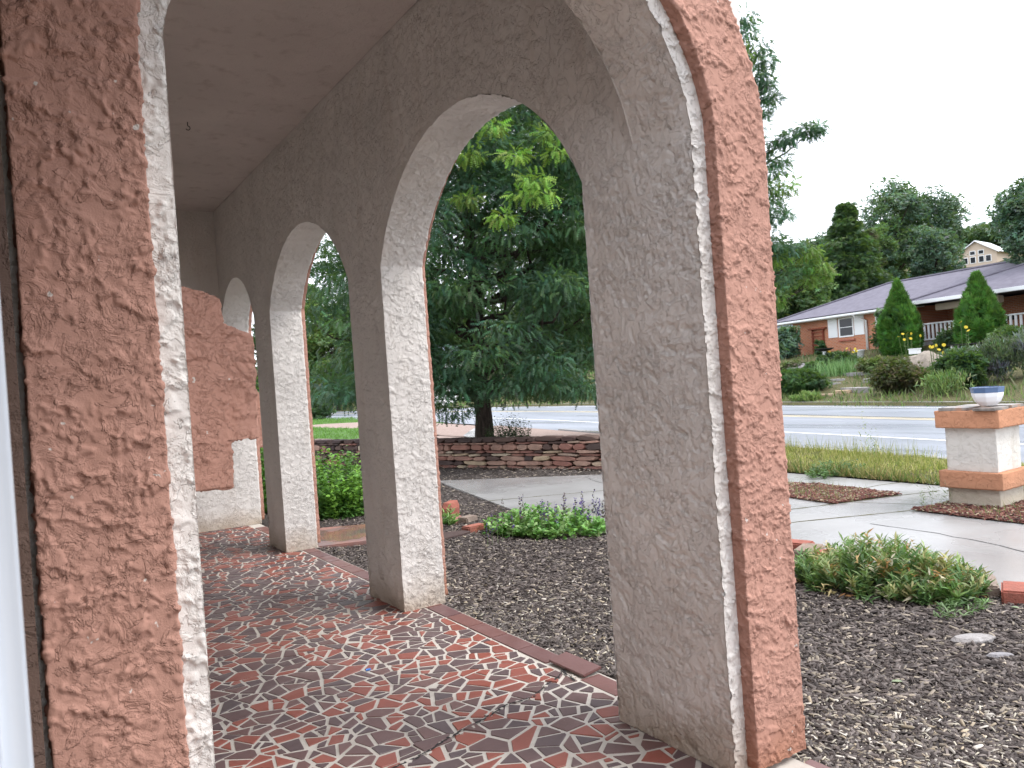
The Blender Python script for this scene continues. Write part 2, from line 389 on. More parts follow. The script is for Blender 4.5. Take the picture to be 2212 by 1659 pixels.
def arc_z(a, a0, a1, zs, H):
    c, h = (a0+a1)/2, (a1-a0)/2; r = (h*h+H*H)/(2*H)
    return zs + np.sqrt(np.maximum(r*r-(a-c)**2, 0)) - (r-H)
def arch_path(a0, a1, zs, H, cell, z0=0.0):
    """points and outward normals along jamb - arc - jamb"""
    c, h = (a0+a1)/2, (a1-a0)/2; r = (h*h+H*H)/(2*H); zc = zs-(r-H)
    th = math.asin(min(1, h/r)); k = max(8, int(2*th*r/cell)); t = np.linspace(-th, th, k+1)
    L = lin(z0, zs, cell)
    pts = np.concatenate([np.stack([np.full(len(L)-1, a0), L[:-1]], 1), np.stack([c+r*np.sin(t), zc+r*np.cos(t)], 1),
                          np.stack([np.full(len(L)-1, a1), L[::-1][1:]], 1)])
    nr = np.concatenate([np.tile([-1., 0], (len(L)-1, 1)), np.stack([np.sin(t), np.cos(t)], 1), np.tile([1., 0], (len(L)-1, 1))])
    w = max(2, int(.12/cell)); pad = np.concatenate([np.repeat(nr[:1], w, 0), nr, np.repeat(nr[-1:], w, 0)])
    ker = np.ones(2*w+1)/(2*w+1)
    sm = np.stack([np.convolve(pad[:, i], ker, 'valid') for i in (0, 1)], 1)
    sm /= np.linalg.norm(sm, axis=1, keepdims=True)
    return pts, sm
def emb(axis, A, Z, D):
    """axis 'y': A runs along Y and D is X; axis 'x': A runs along X and D is Y"""
    A, Z, D = np.broadcast_arrays(A, Z, D)
    return np.stack([D, A, Z], -1) if axis == 'y' else np.stack([A, D, Z], -1)
def reveal(S, axis, path, d0, d1, cell):
    D = lin(d0, d1, cell); S.patch(emb(axis, path[:, None, 0], path[:, None, 1], D[None, :]))
def strip(S, axis, path, nr, o0, o1, d, cell):
    o = lin(o0, o1, cell); S.patch(emb(axis, path[:, None, 0]+nr[:, None, 0]*o, path[:, None, 1]+nr[:, None, 1]*o, np.float64(d)))
def band(S, axis, path, nr, o0, o1, d, dp, cell):
    """raised band: inner side, face, outer side"""
    k = max(2, int(abs(dp)/cell)); f = lin(o0, o1, cell); s0 = np.linspace(d, d+dp, k+1)
    oo = np.concatenate([np.full(k, o0), f, np.full(k, o1)]); dd = np.concatenate([s0[:-1], np.full(len(f), d+dp), s0[::-1][1:]])
    jj = np.zeros((len(path), 1))
    S.patch(emb(axis, path[:, None, 0]+nr[:, None, 0]*oo+jj, path[:, None, 1]+nr[:, None, 1]*oo, dd[None, :]+jj))
    o, ds = np.meshgrid(f, s0, indexing='ij')
    for e in (0, -1):
        S.patch(emb(axis, path[e, 0]+nr[e, 0]*o, path[e, 1]+nr[e, 1]*o+0*o, ds))

# --- arcade wall: inner face (columns of quads that follow the arches), outer face, reveals
def wall_face(S, X, y0, y1, holes, ycell, zlo, zhi, ztop, z0=0.0):
    zs = 2.34
    ZL = lin(z0, zs, zlo); ZU = lin(zs, ztop, zhi)
    edges = [y0]
    for a0, a1, *_ in holes: edges += [a0, a1]
    edges.append(y1)
    for i in range(len(edges)-1):
        Y = lin(edges[i], edges[i+1], ycell(edges[i], edges[i+1]))
        if len(Y) < 2 or edges[i+1]-edges[i] < 1e-4: continue
        if i % 2 == 0:
            S.patch(emb('y', Y[:, None], np.concatenate([ZL, ZU[1:]])[None, :], np.float64(X)))
        else:
            a0, a1, zz, H = holes[i//2]; zb = arc_z(Y, a0, a1, zs, H)
            f = (ZU-zs)/(ztop-zs); S.patch(emb('y', Y[:, None], zb[:, None]+(ztop-zb[:, None])*f[None, :], np.float64(X)))
holes = [(a, b, 2.34, h) for a, b, z, h in ARCH]
S = Surf()
wall_face(S, XW, YB, YE, holes, lambda a, b: .0065 if a < 2.4 else .02, .0065, .02, ZC)
S1 = S; S = Surf()
for (a0, a1, zz, H), cell in zip(holes, (.008, .012, .018)):
    p, nr = arch_path(a0, a1, 2.34, H, cell); reveal(S, 'y', p, XW, XO, cell)
    strip(S, 'y', p, nr, 0, .10, XO, .02)
under('arcade_wall', S1.mesh('arcade_wall', 1.2), M['cream_near'])
under('arch_reveals', S.mesh('arch_reveals', .95), M['cream_near'])
S = Surf(); wall_face(S, XO-.004, YF+.005, YE+.4, holes, lambda a, b: .06, .08, .08, 4.1); under('arcade_outer_face', S.mesh('arcade_outer_face', .5), M['cream'])
for (a0, a1, zz, H), cell in zip(holes, (.012, .016, .022)):
    p, nr = arch_path(a0, a1, 2.34, H, cell, .03); S = Surf()
    band(S, 'y', p, nr, .07, .33, XO-.01, .065, cell); under('arch_band', S.mesh('arch_band', .9, .004), M['terra'])
# --- near end wall with the arch the photograph looks through
p, nr = arch_path(XH, XW, 2.40, .74, .0042)
S = Surf(); reveal(S, 'x', p, YF, YB, .0065); strip(S, 'x', p, nr, 0, .12, YF, .005)
under('end_wall_reveal', S.mesh('end_wall_reveal', 1.2), M['cream_near'])
S = Surf(); pb = p[::1].copy(); pb[:, 1] = np.maximum(pb[:, 1], .025)
band(S, 'x', pb, nr, .068, .335, YF+.01, -.062, .0042); under('arch_band', S.mesh('arch_band', 1.15, .003), M['terra'])
mb = MB()
zz = arc_z(np.linspace(XH, XW, 40), XH, XW, 2.40, .74)
for y, flip in ((YF+.004, False), (YB, True)):                     # front and back of the end wall above the arch
    xs = np.linspace(XH, XW, 40)
    for i in range(39):
        q = [(xs[i], y, zz[i]+(.04 if y < YB else 0)), (xs[i+1], y, zz[i+1]+(.04 if y < YB else 0)), (xs[i+1], y, 4.1), (xs[i], y, 4.1)]
        mb.add(q if not flip else q[::-1], [(0, 1, 2, 3)])
mb.add([(XW+.02, YF+.004, 0), (XO, YF+.004, 0), (XO, YF+.004, 4.1), (XW+.02, YF+.004, 4.1)], [(0, 1, 2, 3)])
mb.add([(-.02, YF+.004, 0), (XH, YF+.004, 0), (XH, YF+.004, 4.1), (-.02, YF+.004, 4.1)], [(0, 1, 2, 3)])
mb.add([(XO, YF+.004, 0), (XO, YF+.2, 0), (XO, YF+.2, 4.1), (XO, YF+.004, 4.1)], [(0, 1, 2, 3)])
mb.add([(XW, YF+.004, 2.40), (XW+.02, YF+.004, 2.40), (XW+.02, YF+.004, 4.1), (XW, YF+.004, 4.1)], [(0, 1, 2, 3)])
under('end_wall', mb.mesh('end_wall'), M['cream'])
# --- far end wall, house wall, ceiling, roof slab
S = Surf(); S.patch(emb('x', lin(XH, XW, .02)[:, None], lin(0, ZC, .02)[None, :], np.float64(YE))); under('far_end_wall', S.mesh('far_end_wall', .8), M['cream'])
mb = MB().box((XH-.5, YE+.01, -.2), (XO, YE+.35, 4.1)); under('far_wall_core', mb.mesh('far_wall_core'), M['cream'])
mb = MB().add([(XH, YF+.05, -.02), (XH, YE, -.02), (XH, YE, ZC), (XH, YF+.05, ZC)], [(3, 2, 1, 0)]); under('house_side_wall', mb.mesh('house_side_wall'), M['cream'])
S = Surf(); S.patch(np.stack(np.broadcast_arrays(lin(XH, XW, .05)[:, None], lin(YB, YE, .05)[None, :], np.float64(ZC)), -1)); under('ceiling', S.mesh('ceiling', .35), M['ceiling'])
mb = MB().box((-6, YF-.02, 4.1), (XO+.12, YE+.6, 4.32)); under('roof_slab', mb.mesh('roof_slab'), M['terra'])
mb = MB().box((-6, YF+.06, -.2), (XH-.02, YE+.5, 4.09)); under('house_block', mb.mesh('house_block'), M['cream'])
# hooks in the ceiling
for u, v in ((405, 266), (556, 382), (700, 300)):
    d = ray(u, v); t = (ZC-.008-EYE)/d[2]; hx, hy = d[0]*t, d[1]*t
    if XH < hx < XW and hy < YE:
        pts = [(hx, hy, ZC+.01), (hx, hy, ZC-.03)]+[(hx+.017*math.sin(a), hy, ZC-.047+.017*math.cos(a)) for a in np.linspace(0, 4.2, 9)]
        under('ceiling_hook', MB().tube(pts, .0035, 6).mesh('ceiling_hook', smooth=True), M['dark'])
# --- stepped terracotta ornament on the house wall, just inside the arch, and a smaller one beyond
def stepped(name, prof, y0, y1, cell, k):
    """prof: stepped right-hand outline (x, z) from top to bottom, closed at the house wall"""
    pts = []
    for (xa, za), (xb, zb) in zip(prof[:-1], prof[1:]):
        n = max(1, int(math.hypot(xb-xa, zb-za)/cell))
        pts += [(xa+(xb-xa)*i/n, za+(zb-za)*i/n) for i in range(n)]
    pts.append(prof[-1]); P = np.array(pts); S = Surf()
    D = lin(y0, y1, cell); S.patch(np.stack(np.broadcast_arrays(P[:, None, 0], D[None, :], P[:, None, 1]), -1))
    x0 = prof[0][0]; t = np.linspace(0, 1, max(2, int(.45/cell)))
    for y in (y0, y1):
        A = np.stack([x0+(P[:, None, 0]-x0)*t[None, ::-1], np.full((len(P), len(t)), y), np.repeat(P[:, 1:2], len(t), 1)], -1)
        S.patch(A if y == y1 else A[::-1])
    under(name, S.mesh(name, k, .006), M['terra'])
def px(u, v, y): d = ray(u, v); t = y/d[1]; return d[0]*t, EYE+d[2]*t
# unseen slab added above the camera to darken the left terracotta band
under('shade_slab', MB().box((-1.2, -3, 2.85), (.68, 1.95, 2.97)).mesh('shade_slab'), M['brown'])
YC = 2.95
pr = [px(u, v, YC) for u, v in ((396, 618), (440, 632), (474, 646), (480, 700), (512, 712), (546, 728), (556, 944), (500, 952), (504, 1052), (428, 1058))]
pr = [(XH-.02, pr[0][1]+.03)] + pr + [(XH-.02, pr[-1][1]-.01)]
stepped('stepped_ornament', pr, YC, YC+.13, .0055, 1.5)
YC2 = YE+.5
pr = [px(u, v, YC2) for u, v in ((556, 846), (564, 850), (566, 862), (576, 866), (577, 920), (568, 925), (569, 966))]
pr = [(XO-.05, pr[0][1])] + pr + [(XO-.05, pr[-1][1])]
stepped('stepped_ornament', pr, YC2, YC2+.2, .02, .6)
# --- the edge of the house at the far left: dark brown strip and white window frame close to the lens
mb = MB().box((-.10, 1.985, -.1), (.010, 2.035, 4.1)); under('corner_strip', mb.mesh('corner_strip', .003), M['brown'])
wf = under('window_frame', MB().box((-.041, .78, -.1), (-.005, .86, 3.2)).box((-.034, .765, -.1), (-.026, .785, 3.2)).mesh('window_frame', .002), M['vinyl'])
pn = obj('window_pane', MB().box((-.26, .80, -.1), (-.0412, .81, 3.2)).mesh('window_pane'), M['glass'], wf)
mb = MB().box((-.8, -3, -.15), (-.27, 1.98, 4.1)); under('house_front_wall', mb.mesh('house_front_wall'), M['brown'])

# ================================================================== PORCH FLOOR: grout bed, broken tiles, border tiles
XB0, XB1 = 2.282, 2.412
floor = tag(obj('porch_floor', MB().box((XH-.4, -.6, -.16), (XB1+.004, YE+.3, -.0035)).mesh('porch_floor'), M['grout']), kind='structure')
def clip(poly, a, nrm):
    out = []
    for i in range(len(poly)):
        p_, q_ = poly[i], poly[(i+1) % len(poly)]; dp = (p_-a)@nrm; dq = (q_-a)@nrm
        if dp >= 0: out.append(p_)
        if dp*dq < 0: out.append(p_+(q_-p_)*dp/(dp-dq))
    return out
def area(poly):
    x = np.array(poly); return .5*abs(np.dot(x[:, 0], np.roll(x[:, 1], -1))-np.dot(x[:, 1], np.roll(x[:, 0], -1)))
def split(poly, amax):
    A = area(poly)
    if A < amax*random.choice([.4, .7, .9, 1.2, 1.5, 2.0]) or len(poly) < 3: return [poly]
    x = np.array(poly); cen = x.mean(0); ev, evec = np.linalg.eigh(np.cov((x-cen).T)+1e-9*np.eye(2))
    d = evec[:, 1]; an = math.atan2(d[1], d[0])+random.gauss(0, .30); nrm = np.array([math.cos(an), math.sin(an)])
    a = cen+d*random.uniform(-.2, .2)*math.sqrt(ev[1])
    return [s for q in (clip(poly, a, nrm), clip(poly, a, -nrm)) if len(q) >= 3 for s in split(q, amax)]
def inset(poly, g):
    x = [np.array(q) for q in poly]; cen = sum(x)/len(x); out = x
    for i in range(len(x)):
        e = x[(i+1) % len(x)]-x[i]; L = np.linalg.norm(e)
        if L < 1e-5: continue
        nrm = np.array([-e[1], e[0]])/L
        if (cen-x[i])@nrm < 0: nrm = -nrm
        out = clip(out, x[i]+nrm*g*random.uniform(.55, 1.6), nrm)
        if len(out) < 3: return None
    return out
# the shards: cells round scattered seeds, some of them snapped again
seeds = []
DX, DY = .165, .112
for j in range(int(10.4/DY)):
    for i in range(-1, int(2.0/DX)+2):
        seeds.append((XH+(i+.5+.5*(j % 2))*DX+random.uniform(-.48, .48)*DX, -.5+(j+.5)*DY+random.uniform(-.48, .48)*DY))
seeds = np.array(seeds); grid_ = {}
for k, q in enumerate(seeds): grid_.setdefault((int(q[0]//.2), int(q[1]//.2)), []).append(k)
cells = []
for k, q in enumerate(seeds):
    poly = [np.array(v) for v in ((XH, max(-.5, q[1]-.4)), (XB0-.004, max(-.5, q[1]-.4)), (XB0-.004, min(YE, q[1]+.4)), (XH, min(YE, q[1]+.4)))]
    near = [m_ for a in (-2, -1, 0, 1, 2) for b in (-2, -1, 0, 1, 2) for m_ in grid_.get((int(q[0]//.2)+a, int(q[1]//.2)+b), []) if m_ != k]
    for m_ in near:
        o = seeds[m_]; poly = clip(poly, (q+o)/2, (q-o)/np.linalg.norm(q-o))
        if len(poly) < 3: break
    if len(poly) >= 3 and area(poly) > .001: cells.append(poly)
crack = [G(u, v, 0) for u, v in ((1240, 1472), (1214, 1448), (1206, 1466), (1183, 1478), (1168, 1492), (1150, 1508), (1105, 1520), (1078, 1533), (1058, 1548), (1020, 1566), (980, 1590), (955, 1604), (930, 1622), (896, 1640), (860, 1655), (820, 1670))]
def crack_d(c):
    return min(np.linalg.norm(c-(np.array(a)+np.clip(((c-np.array(a))@(np.array(b)-np.array(a)))/((np.array(b)-np.array(a))@(np.array(b)-np.array(a))), 0, 1)*(np.array(b)-np.array(a)))) for a, b in zip(crack[:-1], crack[1:]))
shards = []
for q in cells:
    if True:
        for s in split(q, .0098):
            t_ = inset(s, .0082)
            if t_ is None or area(t_) < .00045: continue
            x = np.array(t_)
            keep = [k for k in range(len(x)) if np.linalg.norm(x[k]-x[k-1]) > .006]
            if len(keep) < 3: continue
            x = x[keep]; c = x.mean(0)
            dep = c[0]*FW[0]+c[1]*FW[1]
            if dep < .4: continue
            uu = 1106+F*((np.array([c[0], c[1], -EYE])@RT)/(np.array([c[0], c[1], -EYE])@FW)); vv = 829.5-F*((np.array([c[0], c[1], -EYE])@UP)/(np.array([c[0], c[1], -EYE])@FW))
            vis = 400 < uu < 1700 and vv < 1700
            hid = c[0] > XW-.01 and any(a <= c[1] <= b for a, b in ((2.0, 2.69), (4.92, 5.53), (7.65, 8.24)))
            shards.append((area(x)/dep**3*(1 if vis and not hid else 1e-4), x, c))
shards.sort(key=lambda s: -s[0])
rest = {0: MB(), 1: MB()}
for k, (sz, x, c) in enumerate(shards):
    dk = 0 if random.random() < .40+.12*math.sin(c[0]*3+c[1]*2.1) else 1
    z1 = random.uniform(-.0006, .0008); tx, ty = random.gauss(0, .004), random.gauss(0, .004)
    if crack_d(c) < .05: z1 += random.uniform(0, .004); tx, ty = random.gauss(0, .02), random.gauss(0, .02)
    n = len(x); top = [(p_[0]-c[0], p_[1]-c[1], z1+tx*(p_[0]-c[0])+ty*(p_[1]-c[1])) for p_ in x]
    if area(x) < 0: top = top[::-1]
    if k < 300:
        b_ = MB().add([(q[0], q[1], -.009) for q in top]+top, [tuple(range(n, 2*n))]+[(i, (i+1) % n, n+(i+1) % n, n+i) for i in range(n)])
        obj('tile', b_.mesh('tile', .0012, seg=1), M['tile_red'] if dk == 0 else M['tile_dark'], floor, (c[0], c[1], 0))
    elif sz > 0:
        rest[dk].add([(q[0]+c[0], q[1]+c[1], -.009) for q in top]+[(q[0]+c[0], q[1]+c[1], q[2]) for q in top], [tuple(range(n, 2*n))]+[(i, (i+1) % n, n+(i+1) % n, n+i) for i in range(n)])
for dk in (0, 1):
    tag(obj('tile_field', rest[dk].mesh('tile_field'), M['tile_red'] if dk == 0 else M['tile_dark'], floor), kind='stuff')
def border_tile(y, x0=XB0, x1=XB1, L=.285, z=0.0, rot=None, off=(0, 0)):
    w_, h_ = (x1-x0)/2-.004, L/2-.005
    me = MB().box((-w_, -h_, -.012), (w_, h_, .0015)).mesh('border_tile', .003)
    o = obj('border_tile', me, M['tile_border'], floor, ((x0+x1)/2+off[0], y+off[1], z)); 
    if rot: o.rotation_euler = rot
    return o
y = 3.615
k = 0
border_tile(3.04, z=-.003, rot=(.0, .01, .01)); border_tile(2.755, z=-.003)
while y < YE-.2:
    border_tile(y, rot=(0, 0, random.gauss(0, .006)), z=random.uniform(-.001, .001)); y += .285
# the lifted border tile beside the crack
lx, ly = G(1255, 1455, .02)
border_tile(3.32, L=.30, z=.024, rot=(.02, -.12, .03), off=(.015, .0))
bx, by = G(1757, 1652, -.02)
border_tile(by-.12, x0=bx-.14, x1=bx+.02, L=.30, z=-.012)
# open crack with crumbled grout
mb = MB()
for a, b in zip(crack[:-1], crack[1:]):
    a, b = np.array(a), np.array(b); dd = (b-a)/np.linalg.norm(b-a); nn = np.array([-dd[1], dd[0]])
    for s in range(4):
        p0 = a+(b-a)*s/4; p1 = a+(b-a)*(s+1)/4; w0, w1 = random.uniform(.002, .007), random.uniform(.002, .007)
        j = random.uniform(-.006, .006)
        mb.add([(*(p0+nn*(w0+j)), .0042), (*(p0-nn*(w0-j)), .0042), (*(p1-nn*(w1-j)), .0042), (*(p1+nn*(w1+j)), .0042)], [(0, 1, 2, 3)])
obj('crack', mb.mesh('crack'), M['dark'], floor)
mb = MB()
for s in range(30):
    i = random.randrange(len(crack)-1); a, b = np.array(crack[i]), np.array(crack[i+1]); p0 = a+(b-a)*random.random()+np.array([random.gauss(0, .018), random.gauss(0, .018)])
    n = 5; an = [2*math.pi*q/n+random.uniform(-.4, .4) for q in range(n)]; r = random.uniform(.004, .012)
    mb.prism([(p0[0]+r*math.cos(t)*1.3, p0[1]+r*math.sin(t)) for t in an], -.004, random.uniform(.002, .006))
obj('crumbled_grout', mb.mesh('crumbled_grout'), M['grout'], floor)
# scraps lying on the tiles
sx, sy = G(795, 1446, .004)
o = tag(obj('plastic_scrap', MB().prism([(-.014, -.006), (.012, -.01), (.016, .004), (.004, .009), (-.01, .007)], 0, .004).mesh('plastic_scrap'), M['plastic_blue'], None, (sx, sy, .0015)), 'tiny scrap of bright blue plastic lying on the broken tile floor', 'scrap')
# ================================================================== THE SETTING
DN = np.array([.2, .98])/math.hypot(.2, .98); NN = np.array([DN[1], -DN[0]])      # along the road / away from the porch
def shift(t): t = np.asarray(t, float); return -.0042*np.clip(t-25, 0, 45)**2 - .30*np.clip(t-70, 0, None)
def ST(s, t): s = s+shift(t); return s*NN[0]+t*DN[0], s*NN[1]+t*DN[1]
def toST(x, y): t = x*DN[0]+y*DN[1]; return x*NN[0]+y*NN[1]-shift(t), t
def Hs(s):
    s = np.asarray(s, float)
    h = np.where(s < 20.7, -.24, -.04)
    h = h + 1.9*np.clip((s-21.2)/11.5, 0, 1)**1.15 + .17*np.clip(s-45, 0, 140)
    return h
def ground_z(x, y): return float(Hs(toST(x, y)[0]))
sv_ = np.concatenate([np.linspace(-220, -10, 12), np.linspace(-5, 20.6, 14), [20.72], np.linspace(21.2, 50, 40), np.linspace(55, 330, 30)])
tv_ = np.concatenate([np.linspace(-260, -40, 14), np.linspace(-35, 130, 80), np.linspace(140, 420, 20)])
Sg, Tg = np.meshgrid(sv_, tv_, indexing='ij'); X_, Y_ = ST(Sg, Tg); Z_ = Hs(Sg)+np.where(Sg > 22, .12*np.sin(X_*1.3)*np.cos(Y_*1.7), 0)
i_ = np.arange(Sg.size).reshape(Sg.shape)
Q_ = np.stack([i_[:-1, :-1], i_[1:, :-1], i_[1:, 1:], i_[:-1, 1:]], -1).reshape(-1, 4)
tag(obj('ground', tri_mesh('ground', np.stack([X_, Y_, Z_], -1).reshape(-1, 3), Q_, smooth=True, quads=True), M['earth']), kind='structure')

def ribbon(name, s0, s1, t0, t1, z, mt, thick=0, step=1.5, parent=None):
    T_ = np.arange(t0, t1+step, step); mb = MB(); vs = []
    for t in T_:
        a, b = ST(s0, t), ST(s1, t); vs += [(*a, z), (*b, z)]
        if thick: vs += [(*a, z-thick), (*b, z-thick)]
    k = 4 if thick else 2; fs = []
    for i in range(len(T_)-1):
        o, p_ = i*k, (i+1)*k; fs.append((o, o+1, p_+1, p_))
        if thick: fs += [(o, p_, p_+2, o+2), (o+1, o+3, p_+3, p_+1)]
    if thick: fs += [(0, 2, 3, 1)]
    return obj(name, mb.add(vs, fs).mesh(name), mt, parent)
ZR = -.155
road = tag(ribbon('road', 10.15, 20.72, -120, 220, ZR, M['asphalt']), kind='structure')
ribbon('lane_line', 12.58, 12.70, -120, 220, ZR+.004, M['line_white'], parent=road)
ribbon('lane_line', 19.92, 20.02, -120, 220, ZR+.004, M['line_white'], parent=road)
ribbon('centre_line', 16.32, 16.43, -120, 220, ZR+.004, M['line_yellow'], parent=road)
ribbon('centre_line', 16.60, 16.71, -120, 220, ZR+.004, M['line_yellow'], parent=road)
ribbon('tar_seam', 16.80, 16.90, -120, 220, ZR+.003, M['dark'], parent=road)
tag(ribbon('kerb', 20.72, 20.9, -120, 220, -.035, M['concrete'], .2), kind='structure')
tag(ribbon('kerb', 9.97, 10.15, -120, 22, -.075, M['concrete'], .15), kind='structure')

def sheet(name, poly, z, mt, kind='structure', parent=None, thick=0):
    mb = MB()
    if thick: mb.prism(poly, z-thick, z)
    else: mb.add([(*p_, z) for p_ in poly], [tuple(range(len(poly)))])
    o = obj(name, mb.mesh(name), mt, parent)
    return tag(o, kind=kind) if kind else o
def inside(poly, x, y):
    x = np.asarray(x); y = np.asarray(y); r = np.zeros(x.shape, bool); n = len(poly)
    for i in range(n):
        (x0, y0), (x1, y1) = poly[i], poly[(i+1) % n]
        c = ((y0 > y) != (y1 > y)) & (x < (x1-x0)*(y-y0)/((y1-y0) if y1 != y0 else 1e-9)+x0); r ^= c
    return r
# --- concrete drive, walk and sidewalk in one pour, with dirt-filled joints and a crack
DRIVE = [(6.0, 12.1), (5.05, 7.8), (5.12, 7.1), (5.52, 4.5), (5.42, 2.9), (5.30, 1.2), (5.2, -4), (9.0, -4), G(2230, 1066), G(2036, 1050), G(1693, 1021), (9.5, 8.3), (7.95, 10.02)]
drive = sheet('driveway', DRIVE, -.1, M['concrete'], thick=.09)
def joint(pts, wdt, mt=None, name='joint', z=-.0985, jit=0.0):
    mb = MB(); pp = []
    for a, b in zip(pts[:-1], pts[1:]):
        n = max(1, int(math.hypot(b[0]-a[0], b[1]-a[1])/.12)); pp += [(a[0]+(b[0]-a[0])*i/n+random.gauss(0, jit), a[1]+(b[1]-a[1])*i/n+random.gauss(0, jit)) for i in range(n)]
    pp.append(pts[-1])
    for a, b in zip(pp[:-1], pp[1:]):
        L = math.hypot(b[0]-a[0], b[1]-a[1]); nx, ny = -(b[1]-a[1])/L, (b[0]-a[0])/L; w0 = wdt*random.uniform(.5, 1.2)/2
        mb.add([(a[0]+nx*w0, a[1]+ny*w0, z), (a[0]-nx*w0, a[1]-ny*w0, z), (b[0]-nx*w0, b[1]-ny*w0, z), (b[0]+nx*w0, b[1]+ny*w0, z)], [(0, 1, 2, 3)])
    obj(name, mb.mesh(name), mt or M['earth'], drive)
joint([G(1055, 1082), G(1300, 1060), (7.3, 8.35)], .03)
joint([G(1700, 1131), G(1725, 1127), G(1836, 1116), G(1936, 1106), G(1966, 1103)], .03)
joint([G(1702, 1101), G(1745, 1096), G(1800, 1089), G(1946, 1070), G(2030, 1060)], .03, z=-.0982)
joint([G(1846, 1085), G(1990, 1090), G(2046, 1092)], .014)
joint([G(1850, 1058), G(1900, 1048), G(1960, 1040)], .02)
joint([G(1880, 1131), G(1915, 1138), G(1990, 1146), G(2060, 1158), G(2130, 1172), G(2215, 1193)], .016, name='crack', jit=.012, mt=M['dark'])
joint([G(1330, 1020), G(1265, 1030), G(1290, 1040), G(1318, 1046)], .012, name='crack', jit=.01, mt=M['dark'])
TRI = [G(1696, 1046), G(1760, 1047), G(1850, 1057), G(1946, 1069), G(1870, 1079), G(1800, 1089), G(1745, 1082), G(1696, 1074)]
PBED = [G(1964, 1103), G(2010, 1097), G(2048, 1088), G(2230, 1076), G(2240, 1134), G(2212, 1133), G(2100, 1120), G(2040, 1112)]
sheet('planting_strip', TRI, -.092, M['redmulch']); sheet('pillar_bed', PBED, -.088, M['redmulch'])
# --- mulch bed
def mz(x): return -.125+.085*np.exp(-np.clip(np.asarray(x, float)-2.4, 0, None)/1.1)
gx_ = lin(XB1-.05, 9.6, .2); gy_ = lin(-4, 22, .3)
A = np.stack(np.broadcast_arrays(gx_[:, None], gy_[None, :], mz(gx_)[:, None]), -1); i_ = np.arange(A.shape[0]*A.shape[1]).reshape(A.shape[:2])
cx_ = (gx_[:-1, None]+gx_[1:, None])/2+0*gy_[None, :-1]; cy_ = (gy_[None, :-1]+gy_[None, 1:])/2+0*gx_[:-1, None]
keep = (cx_-5.2+(cy_-18)*.38 < .3) | (cy_ < 10.5)
Q_ = np.stack([i_[:-1, :-1], i_[1:, :-1], i_[1:, 1:], i_[:-1, 1:]], -1)[keep]
tag(obj('mulch_bed', tri_mesh('mulch_bed', A.reshape(-1, 3), Q_, quads=True), M['mulch']), kind='structure')
# bark chips, thickest where they lie nearest
def chips(name, n_scr, n_area, boxes, poly, excl, zf, L0, L1, cols, pl, light):
    u = []; 
    for (u0, v0, u1, v1), wgt in boxes:
        k = int(n_scr*wgt); uu, vv = R.uniform(u0, u1, k), R.uniform(v0, v1, k)
        d = FW[None]+((uu-1106)/F)[:, None]*RT-((vv-829.5)/F)[:, None]*UP; t = (-.09-EYE)/d[:, 2]; u.append(d[:, :2]*t[:, None])
    if n_area:
        xs = np.array(poly); u.append(np.stack([R.uniform(xs[:, 0].min(), xs[:, 0].max(), n_area), R.uniform(xs[:, 1].min(), xs[:, 1].max(), n_area)], 1))
    P = np.concatenate(u); ok = inside(poly, P[:, 0], P[:, 1])
    for e in excl: ok &= ~inside(e, P[:, 0], P[:, 1])
    P = P[ok]; n = len(P); an = R.uniform(0, 6.28, n); pit = R.normal(0, .22, n)
    d = np.stack([np.cos(an)*np.cos(pit), np.sin(an)*np.cos(pit), np.sin(pit)], 1)
    L = R.uniform(L0, L1, n)*R.choice([.5, .8, 1.0, 1.25], n); wd = np.clip(L*R.uniform(.14, .34, n), .003, .016); th = wd*R.uniform(.25, .6, n)
    tv = [(-.5, -.5, -.5), (.5, -.42, -.5), (.4, .5, -.5), (-.35, .45, -.5), (-.4, -.45, .5), (.42, -.36, .5), (.3, .4, .5), (-.28, .38, .5)]
    tt = [(4, 5, 6), (4, 6, 7), (0, 1, 5), (0, 5, 4), (1, 2, 6), (1, 6, 5), (2, 3, 7), (2, 7, 6), (3, 0, 4), (3, 4, 7)]
    pos = np.column_stack([P, zf(P[:, 0])+R.uniform(.002, .020, n)])
    cl = np.array(cols)[R.integers(0, len(cols), n)]*R.uniform(.6, 1.4, n)[:, None]
    lt = R.random(n) < pl; cl[lt] = np.array(light)*R.uniform(.6, 1.2, lt.sum())[:, None]
    V, T, K = scatter(tv, tt, pos, rotmats(d, R.normal(0, .5, n)), np.stack([wd, L, th], 1), cl)
    return tag(obj(name, tri_mesh(name, V, T, K), M['chip']), kind='stuff')
BED = [(XB1, -2), (5.3, -2), (5.36, 1.2), (5.46, 2.9), (5.56, 4.5), (5.16, 7.1), (5.08, 7.8), (6.0, 12.0), (7.95, 9.95), (9.0, 9.2), (8.5, 11), (7.1, 14.6), (5.9, 18.5), (5.3, 20.5), (XB1, 20.5)]
BR = [(.062, .049, .044), (.098, .080, .072), (.045, .036, .033), (.155, .130, .118), (.125, .107, .098)]
SLAB = [G(690, 1140, -.02), G(796, 1131, -.02), G(796, 1168, -.02), G(684, 1181, -.02)]
chips('mulch', 52000, 14000, [((1690, 1240, 2260, 1700), .42), ((930, 1120, 1330, 1480), .36), ((690, 1000, 800, 1260), .08), ((930, 1000, 1320, 1130), .14)], BED, [DRIVE, SLAB], mz, .022, .062, BR, .10, (.33, .28, .22))
chips('mulch', 0, 26000, [], [(XB1, -2), (5.3, -2), (5.36, 1.2), (5.46, 2.9), (5.56, 4.5), (5.16, 7.1), (5.08, 7.8), (XB1, 8)], [DRIVE, SLAB], mz, .022, .062, BR, .10, (.33, .28, .22))
